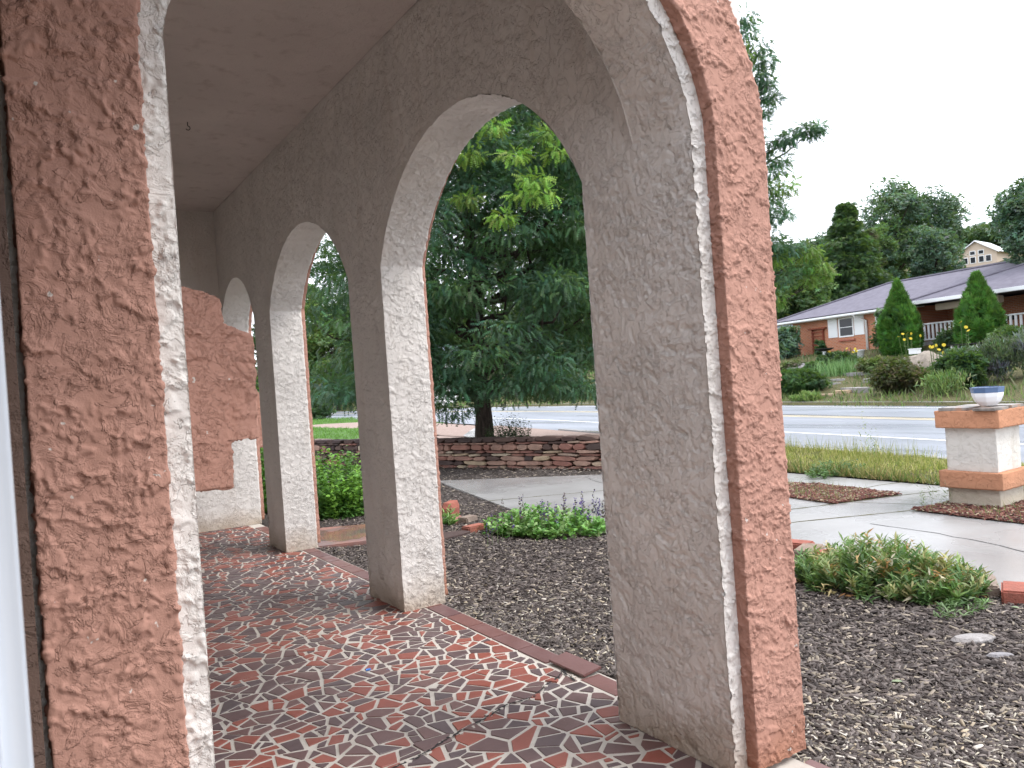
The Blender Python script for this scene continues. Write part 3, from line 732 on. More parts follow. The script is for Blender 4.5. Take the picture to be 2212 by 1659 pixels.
chips('pale_debris', 1500, 0, [((1690, 1520, 2260, 1700), .5), ((950, 1260, 1330, 1480), .5)], BED, [DRIVE], lambda x: mz(x)+.012, .015, .04, [(.42, .38, .30), (.34, .28, .2), (.5, .46, .4)], 0, (0, 0, 0))
chips('red_bark', 2600, 1500, [((1690, 1040, 1960, 1092), .4), ((1960, 1080, 2240, 1140), .6)], [G(1600, 1030), G(2260, 1030), G(2260, 1160), G(1600, 1160)], [[(-9, -9), (-8, -9), (-8, -8)]], lambda x: 0*x-.092, .03, .07, [(.14, .05, .04), (.2, .09, .07), (.1, .045, .04)], .15, (.36, .3, .2)) if False else None
def bark_patch(name, poly, n, z):
    xs = np.array(poly); P = np.stack([R.uniform(xs[:, 0].min(), xs[:, 0].max(), n), R.uniform(xs[:, 1].min(), xs[:, 1].max(), n)], 1)
    P = P[inside(poly, P[:, 0], P[:, 1])]; n = len(P); an = R.uniform(0, 6.28, n)
    d = np.stack([np.cos(an), np.sin(an), R.normal(0, .2, n)], 1); L = R.uniform(.03, .07, n)
    tv = [(-.5, -.5, -.5), (.5, -.42, -.5), (.4, .5, -.5), (-.35, .45, -.5), (-.4, -.45, .5), (.42, -.36, .5), (.3, .4, .5), (-.28, .38, .5)]
    tt = [(4, 5, 6), (4, 6, 7), (0, 1, 5), (0, 5, 4), (1, 2, 6), (1, 6, 5), (2, 3, 7), (2, 7, 6), (3, 0, 4), (3, 4, 7)]
    cl = np.array([(.12, .045, .035), (.18, .08, .06), (.09, .045, .04), (.3, .25, .17)])[R.choice(4, n, p=[.4, .25, .2, .15])]*R.uniform(.7, 1.3, n)[:, None]
    V, T, K = scatter(tv, tt, np.column_stack([P, np.full(n, z)+R.uniform(0, .02, n)]), rotmats(d, R.normal(0, .5, n)), np.stack([L*.25, L, L*.12], 1), cl)
    tag(obj(name, tri_mesh(name, V, T, K), M['chip']), kind='stuff')
bark_patch('red_bark', TRI, 5200, -.09); bark_patch('red_bark', PBED, 4200, -.086)
# red concrete step slab beside the porch
tag(obj('step_slab', MB().prism(SLAB[::-1], -.13, -.02).mesh('step_slab', .012), M['redslab']), 'low red concrete step slab beside the porch, its far half dark and wet', 'step')
# --- lawn and gravel to the left beyond the stone wall
def stpoly(pts): return [tuple(map(float, ST(s, t))) for s, t in pts]
LAWN = stpoly([(-30, 22), (4.5, 22), (6.2, 24), (9.9, 34)]+[(9.9, t) for t in range(36, 140, 6)]+[(-30, 140)])
sheet('lawn', LAWN, -.1, M['lawnbase'])
GRAV = [G(u, v, -.096) for u, v in ((640, 921), (700, 916), (780, 912), (870, 909), (1025, 919), (1040, 938), (1022, 944), (960, 941), (905, 933), (790, 926), (700, 924))]
sheet('gravel_path', GRAV, -.094, M['gravel'])
GRAV2 = stpoly([(8.3, 9.6), (9.97, 7.5), (9.97, 28), (5.5, 24), (4.7, 16), (6.9, 12.5)]); sheet('gravel_strip', GRAV2, -.113, M['gravel'])
sheet('walk', [G(1000, 941, -.09), G(1022, 926, -.09), G(1045, 919, -.09), G(1062, 919, -.09), G(1030, 950, -.09)], -.088, M['concrete'])

# --- grass: blades as real geometry
BL_V = [(-.5, 0, 0), (.5, 0, 0), (.36, .5, .06), (-.36, .5, .06), (0, 1, .28)]; BL_T = [(0, 1, 2), (0, 2, 3), (3, 2, 4)]
def grass(name, poly, n, zf, h0, h1, wd, cols, lean=.35, parent=None, excl=()):
    xs = np.array(poly); P = np.stack([R.uniform(xs[:, 0].min(), xs[:, 0].max(), n), R.uniform(xs[:, 1].min(), xs[:, 1].max(), n)], 1)
    ok = inside(poly, P[:, 0], P[:, 1])
    for e in excl: ok &= ~inside(e, P[:, 0], P[:, 1])
    P = P[ok]; n = len(P); cl = perlin(np.column_stack([P*1.7, np.zeros(n)]))
    P = P[cl+R.normal(0, .25, n) > -.35]; n = len(P); cl = perlin(np.column_stack([P*1.7, np.zeros(n)]))
    an = R.uniform(0, 6.28, n); ln = np.abs(R.normal(0, lean, n)); d = np.stack([np.cos(an)*np.sin(ln), np.sin(an)*np.sin(ln), np.cos(ln)], 1)
    h = R.uniform(h0, h1, n)*(1+.8*cl)
    z = np.array([zf(a, b) for a, b in P]) if callable(zf) else np.full(n, zf)
    k = np.array(cols)[R.integers(0, len(cols), n)]*R.uniform(.7, 1.3, n)[:, None]
    V, T, K = scatter(BL_V, BL_T, np.column_stack([P, z]), rotmats(d, R.uniform(0, 6.28, n)), np.stack([np.full(n, wd), h, h*.5], 1), k)
    return tag(obj(name, tri_mesh(name, V, T, K), M['leaf'], parent), kind='stuff')
VERGE = [G(1640, 1014), G(1693, 1019), G(1850, 1033), G(2036, 1048), G(2240, 1062), tuple(map(float, ST(9.95, -4))), tuple(map(float, ST(9.95, 12)))]
sheet('verge', VERGE, -.085, M['earth'])
YG = [(.36, .35, .10), (.29, .32, .08), (.42, .38, .14), (.18, .23, .06), (.48, .42, .20)]
grass('verge_grass', VERGE, 60000, -.09, .04, .11, .011, YG, .7)
grass('verge_grass_tall', [tuple(map(float, ST(s, t))) for s, t in ((9.3, 8.5), (9.95, 8.5), (9.95, 12), (9.3, 12))], 1300, -.09, .12, .34, .008, YG)
VG2 = [G(1640, 1018), G(1700, 1021), G(1860, 1035), G(2036, 1050), G(2036, 1044), G(1850, 1029), G(1693, 1015)]
grass('verge_edge_weeds', VG2, 2600, -.09, .06, .2, .012, [(.08, .15, .04), (.22, .2, .08), (.3, .22, .1)], .6)
LG = [(.10, .22, .04), (.13, .27, .06), (.08, .17, .03)]
grass('lawn_grass', [G(560, 952), G(800, 950), G(800, 920), G(790, 903), G(560, 905)], 26000, -.1, .05, .12, .03, LG, .4, excl=(GRAV,))
grass('bed_weeds', PBED, 500, -.09, .04, .12, .006, [(.12, .2, .06), (.3, .25, .12)], .7)
grass('strip_weeds', TRI, 900, -.09, .03, .10, .006, [(.28, .26, .12), (.16, .2, .07)], .8)

# ================================================================== STONE RETAINING WALL
WL = [np.array(q) for q in ((9.35, 9.0), (8.63, 10.89), (7.90, 12.75), (7.22, 14.48), (6.58, 16.3), (6.0, 18.2), (5.35, 20.6))]
def along(q):
    for a, b in zip(WL[:-1], WL[1:]):
        L = np.linalg.norm(b-a)
        if q <= L: return a+(b-a)*q/L, (b-a)/L
        q -= L
    return WL[-1], (WL[-1]-WL[-2])/np.linalg.norm(WL[-1]-WL[-2])
WLEN = sum(np.linalg.norm(b-a) for a, b in zip(WL[:-1], WL[1:]))
wall_t = thing('stone_wall', 'low dry-stacked retaining wall of red, buff and dark sandstone slabs below the big tree', 'stone wall', (0, 0, 0))
core = MB()
for a, b in zip(WL[:-1], WL[1:]):
    n_ = np.array([(b-a)[1], -(b-a)[0]]); n_ = n_/np.linalg.norm(n_)
    n_ = -n_ if n_[0] < 0 else n_
    core.prism([tuple(a+n_*.10), tuple(b+n_*.10), tuple(b+n_*.5), tuple(a+n_*.5)], -.2, .36)
obj('core', core.mesh('core'), M['darkstone'], wall_t)
z = -.15; course = 0
while z < .40:
    ch = random.choice([.04, .055, .055, .075, .09, .12]); ch = min(ch, .46-z+.03); q = random.uniform(0, .2)
    top = z+ch > .36
    while q < WLEN-.1:
        L = random.uniform(.16, .5)*(1.15 if ch > .08 else 1.0)
        if ch > .11 and random.random() < .5: L *= .6
        (p0, tg) = along(q+L/2); nr = np.array([tg[1], -tg[0]]); nr = -nr if nr[0] > 0 else nr       # towards the porch
        n = 8; hw, hh = L/2-.006, ch/2-.003
        jx = lambda: random.uniform(-.02, .02); jz = lambda: random.uniform(-.012, .012)
        prof = [(-hw+jx(), -hh*.5+jz()), (-hw*.7+jx(), -hh), (hw*.7+jx(), -hh+abs(jz())*.4), (hw+jx(), -hh*.45+jz()), (hw+jx(), hh*.5+jz()), (hw*.65+jx(), hh+jz()*.6), (-hw*.6+jx(), hh+jz()*.6), (-hw+jx(), hh*.4+jz())]
        tilt = random.gauss(0, .035); dp = random.uniform(.0, .055)
        vs = []
        for dpt, sc_ in ((.0, .86), (.03, 1.0), (.24, .98)):
            for a_, b_ in prof: vs.append((a_*sc_, dpt-dp+random.uniform(-.006, .006), b_*sc_+a_*tilt))
        fs = [tuple(range(n))[::-1]]+[(k_*n+i, k_*n+(i+1) % n, (k_+1)*n+(i+1) % n, (k_+1)*n+i) for k_ in (0, 1) for i in range(n)]+[tuple(range(2*n, 3*n))]
        me = MB().add(vs, fs).mesh('stone')
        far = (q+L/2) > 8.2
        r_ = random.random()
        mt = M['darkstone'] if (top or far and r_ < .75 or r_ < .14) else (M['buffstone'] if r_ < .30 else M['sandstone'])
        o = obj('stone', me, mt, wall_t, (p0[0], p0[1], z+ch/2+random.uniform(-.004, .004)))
        o.rotation_euler = (0, 0, math.atan2(-tg[1], -tg[0]) + (0 if True else 0))
        q += L+.004
    z += ch
# raised bed behind the wall
mb = MB(); K_ = 26; vs = []; prof = [(.22, .25), (.6, .33), (1.3, .33), (2.2, .2), (3.2, -.02), (4.0, -.13)]
for i in range(K_+1):
    p0, tg = along(WLEN*i/K_); nr = np.array([-tg[1], tg[0]]); nr = -nr if nr[0] < 0 else nr
    for q, zz_ in prof: vs.append((p0[0]+nr[0]*q, p0[1]+nr[1]*q, zz_+.03*math.sin(i*1.7+q*3)))
k_ = len(prof); mb.add(vs, [(i*k_+j, i*k_+j+1, (i+1)*k_+j+1, (i+1)*k_+j) for i in range(K_) for j in range(k_-1)])
for i in (0, K_):
    e = vs[i*k_:(i+1)*k_]; mb.add(e+[(e[-1][0], e[-1][1], -.3), (e[0][0], e[0][1], -.3)], [tuple(range(k_+2))])
tag(obj('raised_bed', mb.mesh('raised_bed', smooth=True), M['gravel']), kind='structure')

# ================================================================== GATE PILLAR AND ITS PLANTER
gp_c = (8.14+.25, 4.045+.245); hs = .25
gp_t = thing('gate_pillar', 'square cream stucco gate pillar with two orange bands and flagstones on top', 'pillar', (gp_c[0], gp_c[1], -.1), .03)
def blk(name, a, z0, z1, mt, k, cell=.014, parent=gp_t):
    S = Surf(); L = lin(-a, a, cell); Zz = lin(z0, z1, cell); o = np.float64
    for sx in (-1, 1):
        S.patch(np.stack(np.broadcast_arrays(o(sx*a), L[:, None]*sx, Zz[None, :]), -1)); S.patch(np.stack(np.broadcast_arrays(L[:, None]*-sx, o(sx*a), Zz[None, :]), -1))
    S.patch(np.stack(np.broadcast_arrays(L[:, None], L[None, :], o(z1)), -1)); S.patch(np.stack(np.broadcast_arrays(-L[:, None], L[None, :], o(z0)), -1))
    return obj(name, S.mesh(name, k, .004), mt, parent)
blk('plinth', hs, -.05, .20, M['cream_gate'], .55); blk('lower_band', hs+.055, .195, .365, M['terra_gate'], .7)
blk('shaft', hs-.005, .36, .83, M['cream_gate'], .55); blk('cap_band', hs+.06, .81, .985, M['terra_gate'], .7)
ring = [(-.20, -.20, .30, .22), (.13, -.19, .26, .24), (-.18, .12, .27, .30), (.14, .13, .28, .27)]
for a, b, lx_, ly_ in ring:
    pl = [(a+lx_/2*sx*random.uniform(.85, 1.05), b+ly_/2*sy*random.uniform(.85, 1.05)) for sx, sy in ((-1, -1), (0, -1.06), (1, -1), (1, 1), (-1, 1))]
    obj('flagstone', MB().prism(pl, .985, 1.012+random.uniform(0, .008)).mesh('flagstone', .004), M['slate'], gp_t)
pot = thing('planter_pot', 'white six-sided glazed planter with blue rim standing on the gate pillar', 'planter', (gp_c[0]-.10, gp_c[1]-.13, .921), .35)
S6 = 8
prof = [(.055, 0), (.075, .004), (.115, .045), (.138, .095), (.146, .135)]
obj('bowl', MB().lathe(prof, S6).mesh('bowl', .003), M['glaze_white'], pot)
obj('rim', MB().lathe([(.1462, .135), (.150, .165), (.156, .19), (.140, .192), (.134, .165), (.13, .15)], S6).mesh('rim', .002), M['glaze_blue'], pot)
obj('soil', MB().lathe([(.02, .155), (.131, .158)], S6).mesh('soil'), M['mulch'], pot)

# ================================================================== EDGING BRICKS AND LOOSE STONES
def brick(u, v, rz, L, Wd, Hh, mt, label, tilt=0):
    x, y = G(u, v, -.04)
    o = obj('edging_brick', MB().box((-L/2, -Wd/2, -Hh), (L/2, Wd/2, 0)).mesh('edging_brick', .012, seg=2), M[mt], None, (x, y, -.035), (tilt, random.gauss(0, .03), rz))
    return tag(o, label, 'brick', 'bricks edging the mulch bed')
brick(1718, 1170, 1.75, .28, .16, .1, 'redpaver', 'red edging brick half hidden by the near arch, behind a buff one')
brick(1746, 1183, .35, .30, .18, .1, 'paver', 'buff edging brick turned askew left of the low leafy shrub')
brick(1796, 1195, 1.35, .26, .14, .09, 'redpaver', 'red edging brick sunk against the left side of the low leafy shrub')
brick(2122, 1253, .55, .30, .17, .1, 'paver', 'buff edging brick just right of the low leafy shrub, next to a red one')
brick(2196, 1268, .45, .30, .17, .1, 'redpaver', 'red edging brick cut by the right edge of the photo')
brick(1024, 1135, .2, .26, .14, .09, 'redpaver', 'red edging brick at the left end of the purple-flowered plant')
brick(1148, 1118, .3, .24, .14, .07, 'paver', 'buff edging brick peeping out behind the purple-flowered plant')
brick(1010, 1116, .5, .24, .14, .07, 'paver', 'buff edging brick beside the small weed at the terracotta arch edge')
def rough_stone(name, u, v, z, L, Wd, Hh, rz, mt, label, cat, group=None, n=9):
    x, y = G(u, v, z); vs = []; r0 = [random.uniform(.8, 1.1) for _ in range(n)]
    for zz_, sc_ in ((0, .96), (Hh*.6, 1.0), (Hh, .78)):
        for i in range(n): a = 2*math.pi*i/n; vs.append((L/2*r0[i]*sc_*math.cos(a), Wd/2*r0[i]*sc_*math.sin(a), zz_+random.uniform(-.06, .06)*Hh))
    fs = [tuple(range(n))[::-1]]+[(k*n+i, k*n+(i+1) % n, (k+1)*n+(i+1) % n, (k+1)*n+i) for k in (0, 1) for i in range(n)]+[tuple(range(2*n, 3*n))]
    return tag(obj(name, MB().add(vs, fs).mesh(name, smooth=False), M[mt], None, (x, y, z), (0, 0, rz)), label, cat, group)
rough_stone('flat_stone', 2098, 1391, -.115, .27, .11, .045, -.55, 'greystone', 'long pale grey flat stone lying on the dark mulch', 'stone', 'grey stones on the mulch')
rough_stone('flat_stone', 2160, 1424, -.11, .14, .06, .03, -.6, 'greystone', 'smaller grey flat stone in the mulch, in front of the long pale one', 'stone', 'grey stones on the mulch')
rough_stone('red_stone', 975, 1112, -.11, .30, .2, .16, .3, 'redpaver', 'upright red stone block at the outer edge of the second arch pier', 'stone', n=6)
rough_stone('red_stone', 982, 1131, -.11, .26, .2, .08, .3, 'sandstone', 'flat red stone lying in front of the upright red block', 'stone', n=6)
tag(obj('dark_paver', MB().prism([G(957, 1164, -.07), G(1004, 1152, -.07), G(1016, 1148, -.07), G(1008, 1144, -.07), G(957, 1150, -.07)][::-1], -.12, -.07).mesh('dark_paver'), M['darkstone']), 'dark flat paver set in the mulch left of the purple-flowered plant', 'paver')
# ================================================================== THE HOUSE ACROSS THE ROAD
def plane_s(u, v, s):                      # sight line meets the upright plane at distance s from the porch side
    d = ray(u, v); t = s/(d[0]*NN[0]+d[1]*NN[1]); return np.array([d[0]*t, d[1]*t, EYE+d[2]*t])
SW = 33.1
OC = plane_s(1714, 720, SW)[:2]; E1 = -DN; E2 = NN
def hr(u, v, s=SW): P_ = plane_s(u, v, s); return float((P_[:2]-OC)@E1), float(P_[2])
house = thing('house', 'low orange brick house with purple-grey hipped roof, white shutters and railed front porch', 'house', (OC[0], OC[1], 0), math.atan2(E1[1], E1[0]))
# in the house's frame: x to the right along the front, y towards the road (so depth is negative y)
def hb(mb, r0, r1, q0, q1, z0, z1): return mb.box((r0, -q1, z0), (r1, -q0, z1))
ZB = 1.35
rP0 = hr(1984, 700)[0]; rP1 = hr(2104, 700)[0]; RE = rP1+14
mb = MB(); hb(mb, 0, rP0, 0, 9, ZB, 3.86); obj('wall', mb.mesh('wall'), M['brick'], house)
mb = MB(); hb(mb, rP0, RE, 2.0, 9, ZB, 3.86); obj('porch_back_wall', mb.mesh('porch_back_wall'), M['brick'], house)
mb = MB(); hb(mb, rP0+.01, RE, -.35, 2.0, ZB, 2.05); obj('porch_deck', mb.mesh('porch_deck'), M['greystone'], house)
ez = 3.98; eL = hr(1668, 695, 32.5)[0]; rid = hr(1922, 612, 37.6); rz = rid[1]
fr, bk = .6, 9.6
mb = MB()
mb.add([(eL, fr, ez), (RE, fr, ez), (RE, -4.5, rz), (rid[0], -4.5, rz)], [(0, 1, 2, 3)])
mb.add([(eL, fr, ez), (rid[0], -4.5, rz), (eL, -bk, ez)], [(0, 1, 2)])
mb.add([(eL, -bk, ez), (rid[0], -4.5, rz), (RE, -4.5, rz), (RE, -bk, ez)], [(0, 1, 2, 3)])
mb.add([(eL, fr, ez-.02), (eL, -bk, ez-.02), (RE, -bk, ez-.02), (RE, fr, ez-.02)], [(0, 1, 2, 3)])
roof = obj('roof', mb.mesh('roof'), M['shingle'], house)
# the porch's own hip, a little forward of the main slope
rA = hr(1962, 652, 32.0)[0]; slope = (rz-ez)/(4.5+fr); fz = ez+.02
ap = 4.0
mb = MB().add([(rA, fr+.75, fz), (RE, fr+.75, fz), (RE, fr+.75-ap, fz+slope*ap), (rA+ap*.95, fr+.75-ap, fz+slope*ap)], [(0, 1, 2, 3)])
mb.add([(rA, fr+.75, fz), (rA+ap*.95, fr+.75-ap, fz+slope*ap), (rA, fr-.1, fz-.0)], [(0, 1, 2)])
mb.add([(rA, fr+.75, fz-.02), (rA, fr, fz-.02), (RE, fr, fz-.02), (RE, fr+.75, fz-.02)], [(0, 1, 2, 3)])
obj('porch_roof', mb.mesh('porch_roof'), M['shingle'], house)
obj('ridge_cap', MB().tube([(eL, fr, ez+.03), (rid[0], -4.5, rz+.03), (RE, -4.5, rz+.03)], .07, 6).mesh('ridge_cap'), M['shingle'], roof)
obj('hip_cap', MB().tube([(rA, fr+.75, fz+.03), (rA+ap*.95, fr+.75-ap, fz+slope*ap+.03)], .05, 6).mesh('hip_cap'), M['shingle'], roof)
mb = MB().box((eL-.05, fr, ez-.17), (rA, fr+.12, ez-.06)); obj('gutter', mb.mesh('gutter', .015), M['white'], house)
mb = MB().box((rA-.02, fr+.75, fz-.17), (RE, fr+.87, fz)); obj('gutter', mb.mesh('gutter', .015), M['white'], house)
mb = MB().box((eL, .05, ez-.2), (rA, fr, ez-.16)); obj('soffit', mb.mesh('soffit'), M['white'], house)
mb = MB().box((eL-.06, -bk, ez-.17), (eL, fr, ez)); obj('barge_board', mb.mesh('barge_board'), M['white'], house)
rB = hr(2003, 664, 32)[0]
mb = MB().box((rB, .3, ez-.50), (rB+3.3, .62, ez-.19)); obj('rolled_awning', mb.mesh('rolled_awning', .03), M['tanwall'], house)
# windows, shutters, downspout
def window(u0, u1, v0, v1):
    r0, z1 = hr(u0, v0); r1, z0 = hr(u1, v1)
    wn = obj('window', MB().box((r0, 0, z0), (r1, .05, z1)).mesh('window'), M['white'], house)
    obj('pane', MB().box((r0+.12, .05, z0+.08), (r1-.07, .057, (z0+z1)/2-.02)).box((r0+.12, .05, (z0+z1)/2+.02), (r1-.07, .057, z1-.08)).mesh('pane'), M['glass'], wn)
    obj('sill', MB().box((r0-.02, 0, z0-.22), (r1+.05, .1, z0-.13)).mesh('sill'), M['redpaver'], wn)
    return r0, r1, z0, z1
r0, r1, z0, z1 = window(1811, 1846, 688, 726)
z0 = hr(1825, 727)[1]; z1 = hr(1825, 684)[1]
def shutter(u0, u1, za, zb):
    a, b = hr(u0, 700)[0], hr(u1, 700)[0]; mb = MB().box((a, 0, za), (b, .04, zb))
    for i in range(9): zz_ = za+.1+(zb-za-.2)*i/9; mb.box((a+.06, .04, zz_), (b-.06, .055, zz_+(zb-za-.2)/9*.6))
    obj('shutter', mb.mesh('shutter'), M['white'], house)
shutter(1789, 1809, z0, z1); shutter(1846, 1867, z0+.02, z1+.05); shutter(1892, 1910, z0-.02, z1+.05)
rd = hr(1892, 700)[0]-.65
rd = hr(1873, 700)[0]
obj('downspout', MB().tube([(rd-.35, fr+.02, ez-.12), (rd-.3, fr-.1, ez-.3), (rd, .08, ez-.52), (rd, .08, ZB+.2)], .075, 6).mesh('downspout', smooth=True), M['white'], house)
# porch: door, posts, railing with balusters, steps and handrail
dr = obj('front_door', MB().box((rP0+1.5, -2.0, 2.05), (rP0+2.9, -1.93, 3.75)).mesh('front_door'), M['dark'], house)
obj('porch_window', MB().box((rP0+4.9, -2.0, 2.5), (rP0+7.4, -1.95, 3.6)).mesh('porch_window'), M['glass'], house)
obj('mailbox', MB().box((rP0+3.3, -1.98, 2.75), (rP0+3.75, -1.85, 3.0)).mesh('mailbox', .03), M['dark'], house)
for q in (rP0+3.95, rP0+9.2): obj('porch_post', MB().box((q, .1, 2.05), (q+.12, .22, 3.85)).mesh('porch_post'), M['white'], house)
rq0, zt = hr(1994, 716, 32.7); rq1 = hr(2330, 690, 32.7)[0]; zt = 2.93
rl = obj('railing', MB().box((rq0, .3, zt-.07), (rq1, .44, zt)).box((rq0, .33, zt-.84), (rq1, .41, zt-.76)).box((rq0, .1, zt-.07), (rq0+.1, .5, zt)).mesh('railing', .01), M['white'], house)
q = rq0+.02; b_me = MB().box((0, .345, zt-.8), (.1, .395, zt-.05)).mesh('baluster')
while q < rq1: obj('baluster', b_me, M['white'], rl, (q, 0, 0)); q += .235
for zz_ in (zt-.42, zt-1.15): obj('rail_return', MB().box((rq0-.06, .44, zz_), (rq0+.02, 1.3, zz_+.08)).mesh('rail_return'), M['white'], house)
hp0 = hr(2066, 735, 31.6); pts = [(hp0[0]-1.35+1.35*t, 1.5, hp0[1]-.75+.75*t**1.8) for t in np.linspace(0, 1, 8)]
obj('handrail', MB().tube(pts, .035, 6).mesh('handrail', smooth=True), M['dark'], house)
# trellis leaning on the brick
rt0, zt0 = hr(1748, 711, 33.0); rt1 = hr(1783, 711, 33.0)[0]
PT = OC+E1*rt0
tr = thing('trellis', 'dark red wooden ladder trellis with wide top rail against orange brick wall', 'trellis', (PT[0], PT[1], 0), math.atan2(E1[1], E1[0]))
wT = rt1-rt0; top = zt0; zb = 1.75
obj('top_rail', MB().box((-.02, .02, top-.08), (wT+.02, .2, top+.0)).mesh('top_rail'), M['redwood'], tr)
for x0 in (.18, wT-.28): obj('upright', MB().box((x0, .05, zb), (x0+.09, .12, top-.08)).mesh('upright'), M['redwood'], tr)
for i in range(6): zz_ = zb+.15+i*(top-zb-.3)/5.5; obj('rung', MB().box((.19, .12, zz_), (wT-.2, .16, zz_+.055)).mesh('rung'), M['redwood'], tr)
# neighbour's blue-roofed house at the left edge, the white-gabled house up the hill, the pale one behind the tree
nb = plane_s(1672, 700, 37.5); 
nh = thing('neighbour_house', 'slate-coloured house with blue-grey roof just showing left of the brick house', 'house', (nb[0], nb[1], 0), math.atan2(E1[1], E1[0]))
obj('wall', MB().box((-7, -7, 1.2), (1.6, -1, 3.85)).mesh('wall'), M['bluewall'], nh)
obj('roof', MB().add([(-8, .2, 3.95), (2.1, .2, 3.95), (2.1, -8.2, 3.95), (-8, -8.2, 3.95), (-4, -4, 5.3), (-1.6, -4, 5.3)], [(0, 1, 5, 4), (1, 2, 5), (2, 3, 4, 5), (3, 0, 4), (3, 2, 1, 0)]).mesh('roof'), M['blueroof'], nh)
obj('gutter', MB().box((-8, .2, 3.8), (2.1, .3, 3.95)).mesh('gutter'), M['white'], nh)
hh = GD(2107, 519, 108)
hl = thing('hill_house', 'tan gabled house with white-framed gable windows among trees on the hill', 'house', (hh[0], hh[1], hh[2]-4.5), math.atan2(E1[1], E1[0])+.35); hl.scale = (.62, .62, .62)
g0 = 4.0
obj('wall', MB().add([(-g0, 0, -3), (g0, 0, -3), (g0, 0, 4.4), (0, 0, 7.0), (-g0, 0, 4.4), (-g0, -9, -3), (g0, -9, -3), (g0, -9, 4.4), (0, -9, 7.0), (-g0, -9, 4.4)], [(0, 1, 2, 3, 4), (9, 8, 7, 6, 5), (1, 6, 7, 2), (5, 0, 4, 9)]).mesh('wall'), M['tanwall'], hl)
obj('roof', MB().add([(-g0-.7, .7, 4.1), (0, .7, 7.2), (g0+.7, .7, 4.1), (-g0-.7, -9.5, 4.1), (0, -9.5, 7.2), (g0+.7, -9.5, 4.1), (-g0-.7, .7, 3.85), (0, .7, 6.95), (g0+.7, .7, 3.85)], [(0, 1, 4, 3), (1, 2, 5, 4), (6, 7, 1, 0), (7, 8, 2, 1)]).mesh('roof'), M['white'], hl)
for xa in (-2.9, -1.35, .35, 1.75):
    for za, hgt in ((2.2, 1.5), (4.0, 1.0), (-.8, 1.3)):
        if za > 3.9 and abs(xa+.6) > 1.6: continue
        wn = obj('window', MB().box((xa, 0, za), (xa+1.2, .08, za+hgt)).mesh('window'), M['white'], hl)
        obj('pane', MB().box((xa+.14, .08, za+.14), (xa+1.06, .1, za+hgt-.14)).mesh('pane'), M['glass'], wn)
fp = GD(968, 800, 62)
fh = thing('far_house', 'small white house with a porch glimpsed under the big tree across the road', 'house', (fp[0], fp[1], fp[2]-1.6), .4)
obj('wall', MB().box((-3, -4, -2), (3, 0, 2.4)).mesh('wall'), M['white'], fh)
obj('roof', MB().add([(-3.4, .5, 2.4), (3.4, .5, 2.4), (3.4, -4.5, 2.4), (-3.4, -4.5, 2.4), (-3.4, -2, 3.8), (3.4, -2, 3.8)], [(0, 1, 5, 4), (2, 3, 4, 5), (0, 4, 3), (1, 2, 5), (3, 2, 1, 0)]).mesh('roof'), M['blueroof'], fh)
for xa in (-2.2, -.4, 1.2):
    wn = obj('window', MB().box((xa, 0, .4), (xa+1, .06, 1.9)).mesh('window'), M['white'], fh); obj('pane', MB().box((xa+.1, .06, .5), (xa+.9, .08, 1.8)).mesh('pane'), M['glass'], wn)

# the parts above were laid out with depth measured towards the road: turn them to the frame's own handedness
done = set()
def face_road(o):
    for ch in o.children:
        me = ch.data
        if me.name not in done:
            done.add(me.name)
            for v in me.vertices: v.co.y = -v.co.y
            me.flip_normals()
        face_road(ch)
bpy.context.view_layer.update()
for o in (house, tr, nh, hl, fh): face_road(o)
# ================================================================== FOLIAGE
def quadleaf(pts): return pts
# pinnate frond: drooping rachis with paired leaflets
def frond_template(pairs=5):
    V, T = [], []
    for i in range(pairs):
        y = .18+.8*i/(pairs-1); z = -.28*y*y; L = .27*(1-.5*abs(i/(pairs-1)-.4)); wd = .17
        for s in (-1, 1):
            o = len(V); V += [(0, y-wd*.35, z), (s*L, y+.10, z-.10), (0, y+wd*.75, z-.02)]; T += [(o, o+1, o+2)]
    return np.array(V), np.array(T)
FR_V, FR_T = frond_template()
LF_V = np.array([(0, 0, 0), (.32, .42, .05), (0, 1, -.12), (-.32, .42, .05),   .05+np.array([.1, .1, .1])*0+np.array([0, 0, .02]), (.75, .25, .12), (.95, .75, -.1), (.4, .5, .05), (0, .1, 0), (-.45, .6, .15), (-.95, .5, -.08), (-.5, .12, .03)], dtype=float) if False else \
    np.array([(0, 0, 0), (.32, .42, .05), (0, 1, -.12), (-.32, .42, .05), (.05, 0, .02), (.75, .25, .12), (.95, .75, -.1), (.4, .5, .05), (-.05, .1, 0), (-.45, .6, .15), (-.95, .5, -.08), (-.5, .12, .03)])
LF_T = np.array([(0, 1, 2), (0, 2, 3), (4, 5, 6), (4, 6, 7), (8, 9, 10), (8, 10, 11)])
SW_V = np.array([(-.05, 0, 0), (.05, 0, 0), (.06, .5, .04), (-.06, .5, .04), (0, 1, .3)]); SW_T = np.array([(0, 1, 2), (0, 2, 3), (3, 2, 4)])
